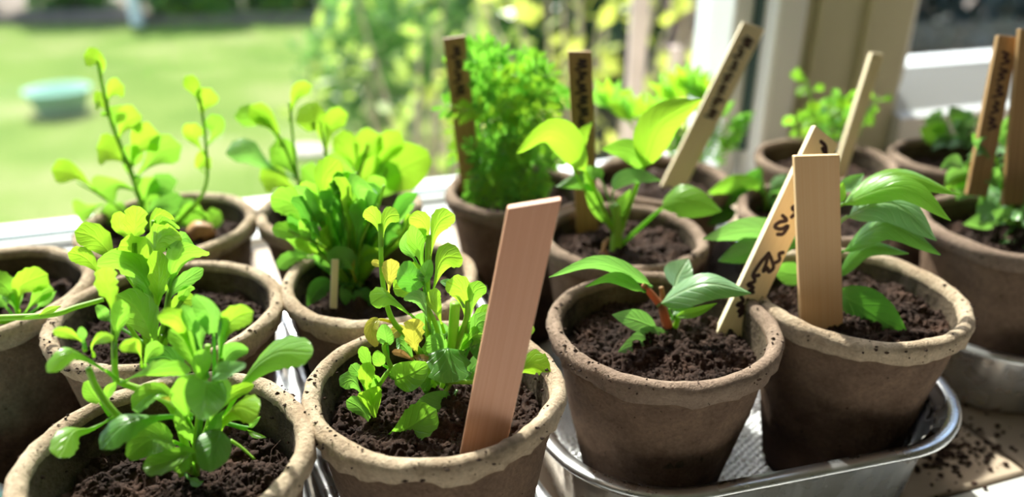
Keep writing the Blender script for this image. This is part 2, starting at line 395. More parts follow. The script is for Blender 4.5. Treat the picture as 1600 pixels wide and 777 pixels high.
b = MB(); ubox(b, .500, UW-.03, .546, .550, .075, ZH-.04); at_parent(b.build('pane', M_['glass'], None, False), w2)

# ------------------------------------------------------------------ the garden
ZG = -0.95
b = MB(); b.box((0, 20, ZG-.1), 60, 38.6, .2); struct('floor_lawn', b, M_['lawn'])
bpy.data.objects['floor_lawn'].name = 'ground'; bpy.data.objects['ground']['kind'] = 'structure'
def blob(name, c, r, m, seed, parent=None, squash=(1,1,1), n=2, rough=.25):
    bm = bmesh.new(); bmesh.ops.create_icosphere(bm, subdivisions=n, radius=1)
    for v in bm.verts:
        k = 1 + rough*noise.noise(v.co*1.6 + Vector((seed*3.1, seed, 0)))
        v.co = Vector((v.co.x*squash[0]*k, v.co.y*squash[1]*k, v.co.z*squash[2]*k))*r
    me = bpy.data.meshes.new(name); bm.to_mesh(me); bm.free(); me.materials.append(m)
    me.polygons.foreach_set('use_smooth', [True]*len(me.polygons))
    o = link(bpy.data.objects.new(name, me), parent); o.location = c; return o
def paving(px, py, wpx, asp, seed, label):
    p = G(px, py, ZG+.012); r = wpx*mpp(p)/2
    o = blob('stepping_stone', p, r, M_['stone'], seed, None, (1, asp, .06/r*.3), 2, .3)
    tag(o, label, 'stone', 'flat stones in the lawn')
paving(550, 100, 95, .8, 1, 'flat pale stone in the lawn, farthest of three right of centre lawn')
paving(560, 150, 90, .7, 2, 'flat pale stone in the lawn, middle of three left of the bush')
paving(480, 235, 80, .8, 3, 'flat pale stone in the lawn nearest the window, behind the yellow-green seedlings')
paving(203, 30, 60, .7, 4, 'pale stone at the far lawn edge under the white post')
patio = empty('patio', G(480, 300, ZG), 'beige paved strip below the window behind the seedlings', 'paving', kind='structure')
for i in range(-2, 6):
    for j in range(3):
        t_ = MB(); t_.box((0,0,0), .385, .285, .05, bev=.006)
        o = t_.build('slab', M_['stone'], None, False); o.location = (-1.0+i*.4, 1.75+j*.3, ZG+.02); at_parent(o, patio)
# turquoise tub on the lawn
tb = G(98, 175, ZG); t_ = MB(); n = 28
vs = []; fs = []
prof = [(.00,.0),(.26,.0),(.36,.20),(.38,.20),(.38,.22),(.34,.22),(.25,.03),(.0,.03)]
def lathe(mb, prof, n=32, c=Vector((0,0,0)), fn=None):
    vs = []; fs = []; m = len(prof)
    for k in range(n):
        a = 2*PI*k/n
        for r, z in prof:
            vs.append(c + Vector((r*math.cos(a), r*math.sin(a), z)))
    for k in range(n):
        for i in range(m-1):
            fs.append((k*m+i, ((k+1) % n)*m+i, ((k+1) % n)*m+i+1, k*m+i+1))
    mb.add(vs, fs)
lathe(t_, [(r*.46, z*.62) for r, z in prof]); o = t_.build('garden_tub', simple('tub_turquoise', (.27,.50,.38), .9)); o.location = (tb.x, tb.y, ZG)
tag(o, 'turquoise round tub standing on the lawn at left', 'tub')

def shrub(name, c, rx, ry, h, m, label, cat, nleaf, lsize, nbranch=7, group=None, z0=None, flat=.5):
    z0 = ZG if z0 is None else z0
    root = empty(name, (c[0], c[1], z0), label, cat, group)
    mb = MB()
    for i in range(nbranch):
        a = random.random()*2*PI; k = random.uniform(.4, .95)
        e = Vector((math.cos(a)*rx*k, math.sin(a)*ry*k, h*random.uniform(.55, .98)))
        mid = Vector((e.x*.35, e.y*.35, e.z*.55)) + Vector((random.uniform(-.1,.1), random.uniform(-.1,.1), 0))*rx
        pts = crom([Vector((0,0,0)), mid, e], 5)
        mb.tube(pts, [max(.002, .012*h*(1-j/len(pts))) for j in range(len(pts))], 5)
    mb.build('branches', M_['bark'], root)
    rs = np.random.RandomState(abs(hash(label)) % 1000 if False else len(label)*7+nleaf % 97)
    d = rs.normal(size=(nleaf, 3)); d /= np.linalg.norm(d, axis=1)[:, None]
    r = rs.uniform(.45, 1.0, nleaf)**.5
    lump = 1 + .18*np.sin(d[:, 0]*5+1)*np.cos(d[:, 2]*4) 
    P = np.stack([d[:, 0]*rx*r*lump, d[:, 1]*ry*r*lump, h*flat + d[:, 2]*h*(1-flat)*r*lump], 1)
    P[:, 2] = np.maximum(P[:, 2], .03)
    T = rs.normal(size=(nleaf, 3)); T[:, 2] -= .3; T /= np.linalg.norm(T, axis=1)[:, None]
    B = np.cross(T, rs.normal(size=(nleaf, 3))); B /= np.linalg.norm(B, axis=1)[:, None]
    L = lsize*rs.uniform(.6, 1.3, nleaf)[:, None]
    V = np.stack([P, P+T*L*.45+B*L*.28, P+T*L, P+T*L*.45-B*L*.28], 1).reshape(-1, 3)
    me = bpy.data.meshes.new('foliage'); nl = nleaf
    me.from_pydata(V.tolist(), [], [(4*i, 4*i+1, 4*i+2, 4*i+3) for i in range(nl)])
    uvl = me.uv_layers.new(name='UVMap'); uvl.data.foreach_set('uv', np.tile(np.array([0,.5,.5,1,1,.5,.5,0], dtype=np.float32), nl))
    me.materials.append(m); o = link(bpy.data.objects.new('foliage', me), root); o['kind'] = 'stuff'
    return root
# far border
b = MB(); b.box((0, 9.6, ZG+.02), 26, 4.2, .12); struct('ground_bed', b, M_['soilbed'])
lab = ['low grey-green shrub at the far left lawn edge', 'small leafy shrub left of the white post', 'bushy green shrub right of the white post', 'low spreading green plant in the far border',
       'rounded green shrub in the middle of the far border', 'fresh green shrub at the far lawn corner', 'pale leafy shrub beside the dark conifer', 'dark evergreen shrub at the right of the far border']
for i, x in enumerate((-5.6, -4.4, -3.1, -2.2, -1.2, -.35, .5, 1.5)):
    shrub('border_shrub', (x, 7.95+.2*math.sin(i*2.3), 0), .52, .40, 1.0+.3*math.sin(i*1.7), M_[['bush_d','bush_g','bush_g','bush_g','bush_g','bush_g','bush_g','bush_d'][i]], lab[i], 'shrub', 2600, .11)
b = MB()
fence = empty('fence', (0, 11.6, ZG), 'grey wooden board fence closing the garden behind the shrubs', 'fence')
brd = MB(); brd.box((0,0,0), .19, .03, 1.9); bo = None
for i in range(60):
    if bo is None: bo = brd.build('board', M_['bark'], None, False); o = bo
    else: o = link(bpy.data.objects.new('board', bo.data))
    o.location = (-9+i*.3+.0, 11.6+.012*math.sin(i*3), ZG+.98); at_parent(o, fence)
o = MB(); p = G(213, 22, ZG+.1); o.box((0,0,.45), .10, .10, .9, bev=.01); o = o.build('garden_post', M_['white'], None, False); o.location = (p.x, p.y, ZG); tag(o, 'short white post at the far lawn edge', 'post')
# near shrubs beyond the glass
shrub('garden_shrub', (-.20, 1.72, 0), .26, .25, 1.12, M_['bush_m'], 'airy shrub with yellow-green leaves close behind the glass', 'shrub', 230, .05, 22, flat=.62)
shrub('garden_shrub', (.16, 1.55, 0), .30, .25, 1.20, M_['bush_y'], 'yellow-leaved shrub behind the two middle plant labels', 'shrub', 260, .055, 20, flat=.66)
shrub('garden_shrub', (-.12, 3.1, 0), .66, .4, 1.05, M_['bush_g'], 'green shrub behind the airy yellow-green one', 'shrub', 5000, .07, 8)
shrub('garden_shrub', (.75, 3.0, 0), .75, .45, 1.55, M_['bush_d'], 'dark evergreen shrub behind the pale stake', 'shrub', 12000, .07, 8)
shrub('garden_shrub', (1.75, 3.3, 0), .95, .6, 1.75, M_['bush_b'], 'blue-green conifer seen through the right window', 'shrub', 20000, .07, 8)
shrub('garden_shrub', (1.2, 2.1, 0), .20, .18, .74, M_['bush_g'], 'small green bush low in the right window', 'shrub', 900, .05, 5)
shrub('garden_shrub', (3.3, 3.6, 0), .8, .6, 1.7, M_['bush_b'], 'dark conifer right of the blue-green one', 'shrub', 12000, .06, 8)
# pale stakes outside
for px, top, wd, lb in ((1001, -30, 28, 'tall pale pink wooden stake outside the glass'), (1056, 72, 17, 'short pale stake right of the tall one outside the glass')):
    p = W(px, max(top, 0), 1.05); mb = MB(); wpx = wd*mpp(p)
    zt = p.z + (.12 if top < 0 else 0)
    mb.box((0, 0, (zt-ZG)/2), wpx, wpx*.8, zt-ZG, bev=.003); o = mb.build('garden_stake', M_['pinkwood'], None, False); o.location = (p.x, p.y, ZG)
    tag(o, lb, 'stake')
# brick pier
pier = empty('brick_pier', (.62, 2.35, ZG), 'dark red-brown brick pier outside left of the window post', 'pier')
bm_ = None
for r_ in range(20):
    for c_ in range(3):
        if bm_ is None:
            q = MB(); q.box((0,0,0), .105, .10, .062, bev=.004); o = q.build('brick', M_['brick'], None, False); bm_ = o.data
        else: o = link(bpy.data.objects.new('brick', bm_))
        o.location = (.51+c_*.112+(.02 if r_ % 2 else 0), 2.35, ZG+.033+r_*.068); at_parent(o, pier)

# ------------------------------------------------------------------ pots
ZR = 0.082
def pot(x, y, r, label, soil_label, hs=.0125, z0=.0012, fine=1, rimm='rim', seed=1, base=.66, mound=.002):
    root = empty('peat_pot', (x, y, z0), label, 'pot', 'round peat pots on the sill')
    rng = random.Random(seed); n = 96 if fine else 56
    H = ZR - z0; rb = r*base
    def nz(a, z, s, k=1.0): return noise.noise(Vector((math.cos(a)*k, math.sin(a)*k, z)) * s + Vector((seed*7.3, 0, 0)))
    def ring(prof, name, m, closed=False):
        vs = []; fs = []; M = len(prof)
        for k in range(n):
            a = 2*PI*k/n
            for i, (rr, z, amp) in enumerate(prof):
                d = amp*(nz(a, z*20, 2.2)*1.0 + .55*nz(a, z*40, 6) + .35*nz(a, z*60, 15) + .30*nz(a, z*90, 40))
                dz = amp*.8*nz(a, 5+i*.13, 3.1) if z > H*.8 else 0
                q = rr + d
                vs.append((q*math.cos(a)*(1+.012*math.sin(seed)), q*math.sin(a)*(1-.012*math.sin(seed)), z + dz))
        for k in range(n):
            for i in range(M-1 if not closed else M):
                j = (i+1) % M
                fs.append((k*M+i, ((k+1) % n)*M+i, ((k+1) % n)*M+j, k*M+j))
        return mesh(name, vs, fs, m, root)
    th = .0022
    pw = [(0.0001, 0, 0), (rb*.7, 0, 0), (rb*.96, .0006, .0003), (rb, .003, .0005)]
    for i in range(1, 9):
        k = i/9; pw.append((rb + (r*.945-rb)*k, .003+(H-.009)*k, .0008))
    pw += [(r*.945, H-.006, .0010), (r*.94-th, H-.004, .0008)]
    ring(pw, 'pot_wall', M_['wall'])
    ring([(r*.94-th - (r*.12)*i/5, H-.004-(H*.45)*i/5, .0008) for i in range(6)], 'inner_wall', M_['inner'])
    # rolled rim: torus-like with an uneven, ragged lower lip
    pr = []
    for i in range(12):
        q = 2*PI*i/12
        rr = r*.955 + math.cos(q)*.0027; z = H-.0036 + math.sin(q)*.0032
        am = .0009
        if 7 <= i <= 10: am = .0017; z -= .0014; rr += .0002
        if i in (9, 10): am = .0022; z -= .0004
        pr.append((rr, z, am))
    ring(pr, 'rim', M_[rimm], True)
    # soil
    sz = H - hs
    R = r*.94 - th - r*.12*(hs/(H*.45)) - .0004
    N = 150 if fine == 2 else (80 if fine else 34)
    vs = []; idx = {}; fs = []
    for i in range(N+1):
        for j in range(N+1):
            X = -1+2*i/N; Y = -1+2*j/N
            # square to disc
            dx = X*math.sqrt(1-Y*Y/2)*R; dy = Y*math.sqrt(1-X*X/2)*R
            p = Vector((dx+seed, dy, 0))
            h = mound*(1-(dx*dx+dy*dy)/R/R) + .0034*noise.noise(p*75) + .0026*noise.noise(p*190) 
            if fine:
                h += .0024*(.35-abs(noise.noise(p*340))) + .0013*noise.noise(p*700) + .0008*noise.noise(p*1500)
            vs.append((dx, dy, sz+h))
    for i in range(N):
        for j in range(N):
            a = i*(N+1)+j; fs.append((a, a+N+1, a+N+2, a+1))
    so = bpy.data.objects; mb = MB(); mb.add(vs, fs)
    nc = {2: 1300, 1: 450, 0: 110}[fine]
    for _ in range(nc):
        a = rng.random()*2*PI; q = math.sqrt(rng.random())*R*.96
        cx, cy = q*math.cos(a), q*math.sin(a)
        p = Vector((cx+seed, cy, 0))
        ico = ICOS[rng.randrange(8)]; s = rng.choice((.0003, .0004, .0005, .0006, .0008, .0015 if rng.random() < .3 else .0005))
        if not fine: s *= 1.8
        h = mound*(1-q*q/R/R) + .0034*noise.noise(p*75) + .0026*noise.noise(p*190) + (.0024*(.35-abs(noise.noise(p*340))) if fine else 0) + s*.25
        sx, sy, szz = s*rng.uniform(.7, 1.6), s*rng.uniform(.7, 1.4), s*rng.uniform(.6, 1.1)
        rot = rng.random()*PI; c_, s_ = math.cos(rot), math.sin(rot)
        mb.add([(cx+(v[0]*sx*c_-v[1]*sy*s_), cy+(v[0]*sx*s_+v[1]*sy*c_), sz+h+v[2]*szz) for v in ico[0]], ico[1])
    if fine:      # crumbs of soil stuck to the rim and the wall above the soil
        sp = MB()
        for _ in range(260 if fine == 2 else 90):
            a = rng.random()*2*PI; q = rng.uniform(-.5, 2.6) ; rr = r*.955 + math.cos(q)*.0030; zz = H-.0036+math.sin(q)*.0034
            if noise.noise(Vector((math.cos(a)*2.5, math.sin(a)*2.5, seed))) < -.08 and rng.random() < .8: continue
            if rng.random() < .35: k = rng.random()**.7; rr = r*.94-th-.0004-(r*.12)*k*.3; zz = H-.004-(H*.45)*k*.3
            s_ = rng.choice((.00018, .00025, .00035, .0005)); v8 = ICOS[rng.randrange(8)]; el = rng.uniform(.6, 2.2)
            sp.add([(rr*math.cos(a)+v[0]*s_*el, rr*math.sin(a)+v[1]*s_, zz+v[2]*s_) for v in v8[0]], v8[1])
        so_ = sp.build('soil_specks', M_['soil'], root, False); so_['kind'] = 'stuff'
    if fine == 2:
        for _ in range(26):
            a = rng.random()*2*PI; q = math.sqrt(rng.random())*R*.85; c0 = Vector((q*math.cos(a), q*math.sin(a), sz+.0035))
            pts = [c0]; dr = rng.random()*2*PI
            for k in range(5):
                dr += rng.uniform(-.7, .7); pts.append(pts[-1]+Vector((math.cos(dr)*.0018, math.sin(dr)*.0018, rng.uniform(-.0006, .0005))))
            mb.tube(pts, .00013, 4, False)
    s = mb.build('potting_soil', M_['soil'], None, smooth=bool(fine)); s.location = (x, y, z0)
    tag(s, soil_label, 'soil', None, 'stuff')
    return root
bm = bmesh.new(); bmesh.ops.create_icosphere(bm, subdivisions=1, radius=1)
for v in bm.verts: v.co *= random.uniform(.75, 1.2)
bm.verts.index_update()
ICO = ([tuple(v.co) for v in bm.verts], [tuple(v.index for v in f.verts) for f in bm.faces]); bm.free()

ICOS = []
for _ in range(8): ICOS.append(([tuple(c*random.uniform(.55, 1.45) for c in v) for v in ICO[0]], ICO[1]))
POTS = dict(
 P1=(-.093, .165, .0378, 'peat pot nearest the camera at bottom left, with scalloped-leaf seedlings', 'dark crumbly soil in the bottom left pot', dict(fine=2, seed=1, hs=.016)),
 P2=(-.0235, .197, .0385, 'peat pot holding the pinkish blank bamboo label', 'dark soil around the pinkish bamboo label', dict(fine=2, seed=2, hs=.013)),
 P3=(-.124, .243, .0395, 'peat pot directly behind the bottom left one, pale speckled rim', 'reddish dark soil in the pot behind the bottom left one', dict(fine=2, seed=3, hs=.012)),
 P4=(-.0515, .269, .0375, 'peat pot with a dense clump of lime seedlings, behind the pinkish label pot', 'soil under the dense clump of lime seedlings', dict(fine=1, seed=4)),
 P5=(-.2016, .256, .040, 'peat pot cut off by the left edge of the photo', 'soil in the pot at the left edge', dict(fine=1, seed=5, z0=0)),
 P6=(-.156, .322, .038, 'peat pot at the back left by the window, with tall blurred sprigs', 'soil with a pebble in the back left pot', dict(fine=1, seed=6)),
 P7=(-.0815, .341, .0378, 'peat pot by the window behind the dense lime clump', 'soil in the pot behind the dense lime clump', dict(fine=0, seed=7)),
 P8=(.003, .366, .0355, 'peat pot with the tall feathery-leaved plant', 'soil under the feathery-leaved plant', dict(fine=1, seed=8, rimm='rim2')),
 P9=(.049, .310, .0355, 'peat pot with the broad-leaved seedling, behind the toothed-leaf cutting', 'soil around the broad-leaved seedling', dict(fine=1, seed=9, rimm='rim2', hs=.009)),
 P10=(.078, .382, .036, 'peat pot at the back behind the broad-leaved seedling', 'mounded soil in the back pot with narrow-leaved seedlings', dict(fine=0, seed=10, rimm='rim2', mound=.012)),
 P11=(.143, .338, .0355, 'peat pot hidden behind the two bamboo labels', 'dark soil in the pot behind the two bamboo labels', dict(fine=0, seed=11, rimm='rim2')),
 P12=(.1755, .4135, .0375, 'peat pot against the window post with a thin stick', 'soil in the pot against the window post', dict(fine=0, seed=12, z0=0, rimm='rim2')),
 P13=(.228, .320, .040, 'large plain grey-brown peat pot at the right edge standing in a foil dish', 'soil under the bushy plant at the right edge', dict(fine=1, seed=13, rimm='rim2')),
 P14=(.253, .417, .036, 'peat pot at the back right under the right window', 'soil in the back right pot', dict(fine=0, seed=14, z0=0, rimm='rim2')),
 A=(.0526, .2335, .0392, 'brown peat pot with the toothed-leaf red-stemmed cutting, front right', 'dark loose soil around the red-stemmed cutting', dict(fine=2, seed=15, base=.575, rimm='rim2', hs=.012)),
 B=(.1293, .2560, .0388, 'peat pot with the tan bamboo label, in the right end of the foil tray', 'reddish brown soil behind the tan bamboo label', dict(fine=2, seed=16, base=.63, hs=.010)),
)
for k, (x, y, r, l1, l2, kw) in POTS.items(): pot(x, y, r, l1, l2, **kw)

# ------------------------------------------------------------------ foil trays
def tray(c, ang, hl, hw, h, rad, label, seed=0, crumple=0, flute=.00045, bumps=True, avoid=(), turn=False):
    if turn: ang += PI/2
    """rounded rectangular foil tray: floor with embossed bumps, fluted wall, stepped rolled rim"""
    X = Vector((math.cos(ang), math.sin(ang), 0)); Y = Vector((-math.sin(ang), math.cos(ang), 0))
    root = empty('foil_tray', (c[0], c[1], 0), label, 'tray', 'aluminium foil trays under the pots')
    def outline(off, n_arc=22, n_len=70, n_wid=44):
        L, Wd, R = hl+off, hw+off, max(rad+off, .004); out = []
        def arc(cx, cy, a0):
            for i in range(n_arc): 
                a = a0 + PI/2*i/n_arc; out.append((cx+R*math.cos(a), cy+R*math.sin(a), math.cos(a), math.sin(a)))
        def seg(x0, y0, x1, y1, nx, ny, n):
            for i in range(n): out.append((x0+(x1-x0)*i/n, y0+(y1-y0)*i/n, nx, ny))
        arc(L-R, Wd-R, 0); seg(L-R, Wd, -(L-R), Wd, 0, 1, n_len)
        arc(-(L-R), Wd-R, PI/2); seg(-L, Wd-R, -L, -(Wd-R), -1, 0, n_wid)
        arc(-(L-R), -(Wd-R), PI); seg(-(L-R), -Wd, L-R, -Wd, 0, -1, n_len)
        arc(L-R, -(Wd-R), 1.5*PI); seg(L, -(Wd-R), L, Wd-R, 1, 0, n_wid)
        return out
    def strip(prof, name):
        vs = []; fs = []; M = len(prof); n = None
        for i, (off, z, fl) in enumerate(prof):
            ol = outline(off); n = len(ol)
            for k, (x, y, nx, ny) in enumerate(ol):
                d = fl*math.sin(k*2.1)
                zz = z; 
                if crumple:
                    e = crumple*noise.noise(Vector((x*70, y*70, z*90+seed))); zz += e*(z/h); d += e*.8*(z/h)
                p = X*(x+nx*d) + Y*(y+ny*d); vs.append((p.x, p.y, zz))
        for i in range(M-1):
            for k in range(n): fs.append((i*n+k, i*n+(k+1) % n, (i+1)*n+(k+1) % n, (i+1)*n+k))
        return vs, fs, n
    s = (.13 if turn else .22)*h   # wall slope
    wall = [(-.0005-s, .0012, 0), (-s+.0008, .0032, flute), (-s*.5, h*.45, flute), (-.0006, h*.90, flute)]
    vs, fs, n = strip(wall, 'w'); 
    # double-faced by a second inner skin
    fs.append(tuple(reversed(range(n))))
    mesh('tray_wall', vs, fs, M_['alu'], root)
    rim = [(-.0006, h*.90, 0), (.0002, h-.0030, 0), (.0022, h-.0026, 0), (.0026, h-.0006, 0), (.0030, h, 0), (.0062, h+.0001, 0), (.0070, h-.0003, 0), (.0078, h-.0012, 0), (.0074, h-.0024, 0), (.0062, h-.0027, 0)]
    vs, fs, n = strip(rim, 'r'); mesh('tray_rim', vs, fs, M_['alu'], root)
    if bumps:
        mb = MB(); st = .0030; L, Wd = hl-s-.003, hw-s-.003
        j = 0; y = -Wd
        while y < Wd:
            x = -L + (st/2 if j % 2 else 0)
            while x < L:
                qx = max(abs(x)-(L-rad*.8), 0); qy = max(abs(y)-(Wd-rad*.8), 0)
                if qx*qx+qy*qy < (rad*.8)**2:
                    p = X*x+Y*y; P = Vector((c[0]+p.x, c[1]+p.y))
                    if all((P-Vector(a)).length > .0245 for a in avoid):
                        vs = []; k6 = 6
                        for rr, z in ((.00135, .0012), (.00095, .0021)):
                            for k in range(k6): a = 2*PI*k/k6; vs.append((p.x+rr*math.cos(a), p.y+rr*math.sin(a), z))
                        vs.append((p.x, p.y, .0024))
                        mb.add(vs, [(k, (k+1) % 6, 6+(k+1) % 6, 6+k) for k in range(6)] + [(6+k, 6+(k+1) % 6, 12) for k in range(6)])
                x += st
            y += st*.86; j += 1
        o = mb.build('embossed_bumps', M_['alu'], root); o['kind'] = 'stuff'
    return root
def pc(k): return POTS[k][0], POTS[k][1]
tray((.0722, .3070), math.radians(14.5), .1035, .0755, .043, .038, 'big foil tray at front right holding the right group of pots', avoid=[pc(k) for k in ('A','B','P8','P9','P10','P11')], turn=True)
tray((-.1245, .2435), math.radians(111.5), .122, .0300, .028, .022, 'foil tray under the left row of three pots', bumps=False)
tray((-.0528, .2700), math.radians(112), .118, .0300, .028, .022, 'foil tray with crumpled corner under the middle row of pots', crumple=.0035, bumps=False)
tray((.2290, .3200), 0, .041, .041, .038, .0409, 'round foil dish under the grey-brown pot at right edge', bumps=False)

# ------------------------------------------------------------------ bamboo labels
INK = {}
def label_stick(tl, tr, bl, br, Yt, Yb, m, label, thick=.0028, bury=.02, ink=None, rake=0, group='bamboo plant labels'):
    """a flat bamboo label from its four visible corners (pixels) at depths Yt (top) and Yb (bottom)"""
    T = (W(*tl, Yt)+W(*tr, Yt))/2; Bm = (W(*bl, Yb)+W(*br, Yb))/2
    wd = ((W(*tr, Yt)-W(*tl, Yt)).length*.5 + (W(*br, Yb)-W(*bl, Yb)).length*.5)
    ax = (T-Bm).normalized(); wv = (W(*tr, Yt)-W(*tl, Yt)); wv = (wv - ax*wv.dot(ax)).normalized()
    nv = wv.cross(ax).normalized()      # out of the face, towards the camera side
    if nv.y > 0: nv = -nv
    if rake:
        R = Matrix.Rotation(rake, 3, ax); wv = R @ wv; nv = R @ nv
    Ln = (T-Bm).length + bury
    o = MB(); o.box((0, 0, Ln/2), wd, thick, Ln, bev=.0004)
    # top edge cut along the corner pixels
    vt = W(*tr, Yt)-W(*tl, Yt); slope = vt.dot(ax)/max(1e-6, vt.dot(wv))
    vv = []
    for (x, y, z) in o.v:
        if z > Ln*.5: z += slope*x
        vv.append((x, y, z))
    o.v = vv
    ob = o.build('bamboo_label', m, None, False)
    Mx = Matrix((wv, -nv, ax)).transposed().to_4x4(); Mx.translation = Bm - ax*bury
    ob.matrix_world = Mx
    tag(ob, label, 'plant label', group)
    if ink:
        mb = MB()
        for s in ink:      # strokes in (across 0..1, height fraction of the visible face)
            pts = [Vector(((a-.5)*wd, -thick/2-.00004, bury + h*(T-Bm).length)) for a, h in s]
            pts = crom(pts, 4); rw = wd*.062
            vs = []; fs = []
            for i, p in enumerate(pts):
                t = (pts[min(i+1, len(pts)-1)]-pts[max(0, i-1)]); t.normalize(); q = Vector((-t.z, 0, t.x))*rw
                vs += [p+q, p-q]
            for i in range(len(pts)-1): fs.append((2*i, 2*i+1, 2*i+3, 2*i+2))
            for e in (pts[0], pts[-1]):
                n0 = len(vs); vs += [e+Vector((math.cos(2*PI*k/8)*rw, -.00001, math.sin(2*PI*k/8)*rw)) for k in range(8)]; fs.append(tuple(n0+k for k in range(8)))
            mb.add(vs, fs)
        io = mb.build('marker_writing', M_['ink'], ob, False); io['label'] = 'dark marker handwriting'
    return ob
label_stick((798, 322), (872, 310), (720, 712), (789, 694), .176, .1745, M_['bamboo'], 'pinkish blank bamboo label standing in the front middle pot')
label_stick((1240, 243), (1309, 241), (1251, 512), (1314, 522), .252, .2425, M_['bamboo2'], 'tan blank upright bamboo label in the right front pot')
# leaning label with handwriting: strokes traced on the face
HW = [[(.40,.955),(.62,.945),(.80,.90)], [(.55,.93),(.70,.915)],
      [(.62,.735),(.52,.70),(.66,.69),(.50,.655),(.66,.645),(.48,.61),(.66,.60),(.60,.57)],
      [(.30,.555),(.50,.545),(.30,.52),(.22,.49),(.45,.495),(.62,.525),(.58,.48),(.42,.465)],
      [(.86,.40),(.76,.385),(.86,.36),(.74,.335)],
      [(.42,.365),(.60,.345),(.78,.315),(.70,.285),(.60,.30),(.52,.275),(.50,.31),(.42,.365)], [(.42,.365),(.30,.30),(.26,.235),(.44,.25)],
      [(.26,.235),(.40,.215),(.24,.185),(.46,.185),(.36,.155),(.52,.165)],
      [(.46,.12),(.56,.10),(.50,.075)], [(.20,.12),(.34,.105),(.20,.075),(.42,.085),(.34,.05),(.50,.06),(.44,.035)]]
label_stick((1270, 195), (1308, 226), (1132, 492), (1168, 516), .276, .2465, M_['bamboo3'], 'pale bamboo label leaning right with dark handwriting, behind the tan one', ink=HW)
def scr(h0, h1, n, seed):
    r = random.Random(seed); out = []
    for i in range(n):
        a = h0+(h1-h0)*i/n; d = (h1-h0)/n
        out.append([(r.uniform(.25,.4), a), (r.uniform(.6,.8), a+d*.2), (r.uniform(.25,.45), a+d*.4), (r.uniform(.55,.8), a+d*.6), (r.uniform(.3,.5), a+d*.75)])
    return out
label_stick((692, 60), (728, 55), (716, 250), (748, 250), .375, .372, M_['bamboo4'], 'brown label with dark writing at the far left of the back row', ink=scr(.55, .95, 4, 3))
label_stick((886, 80), (925, 80), (900, 330), (932, 330), .335, .330, M_['bamboo4'], 'upright brown label with black writing behind the broad-leaved seedling', ink=scr(.40, .97, 8, 4))
label_stick((1160, 34), (1194, 46), (1058, 240), (1092, 248), .40, .378, M_['bamboo3'], 'pale label with writing leaning right in front of the window post', ink=scr(.3, .93, 7, 5))
label_stick((1360, 82), (1379, 84), (1304, 262), (1322, 264), .410, .402, M_['bamboo3'], 'thin pale stick leaning in the pot by the window post', thick=.004)
label_stick((1558, 55), (1590, 58), (1522, 235), (1554, 240), .350, .338, M_['bamboo4'], 'brown label with writing at the right edge, left of two', ink=scr(.2, .9, 5, 6))
label_stick((1592, 45), (1625, 50), (1572, 250), (1604, 255), .345, .335, M_['bamboo4'], 'brown label cut by the right edge of the photo, right of two')
# stub of a pale label near the lime clump
label_stick((518, 405), (530, 405), (516, 466), (527, 466), .262, .256, M_['bamboo3'], 'short broken pale stick among the dense lime clump', thick=.001, bury=.004, group=None)

# ------------------------------------------------------------------ leaves
def prof(kind, s, rng):
    def sm(a, b, x):
        x = min(1, max(0, (x-a)/(b-a))); return x*x*(3-2*x)
    if kind == 'spat':      # narrow base widening into a broad blunt scalloped end
        w_ = .09 + .28*sm(0, .45, s) + .63*sm(.28, .70, s)
        if s > .74: w_ *= max(0, 1-((s-.74)/.27)**2.2)**.5
        if s > .45: w_ *= 1 + .06*math.sin(s*44)
        return w_ if s < .999 else .22
    if kind == 'round':
        return max(.12, math.sin(PI*min(.97, .06+s*.92))**.6)
    if kind == 'ovate':
        w_ = math.sin(PI*s**.82)**.85*(1-.18*s); return max(.03, w_*(1+.035*((s*22) % 1)))
    if kind == 'lance':
        return max(.05, math.sin(PI*s**.9)**1.1)
    if kind == 'lobed':
        w_ = .09 + .30*sm(0, .4, s) + .61*sm(.25, .6, s)
        if s > .78: w_ *= max(0, 1-((s-.78)/.24)**2.2)**.5
        return max(.07, w_*(1+(.16*math.sin(s*30) if s > .3 else 0)))
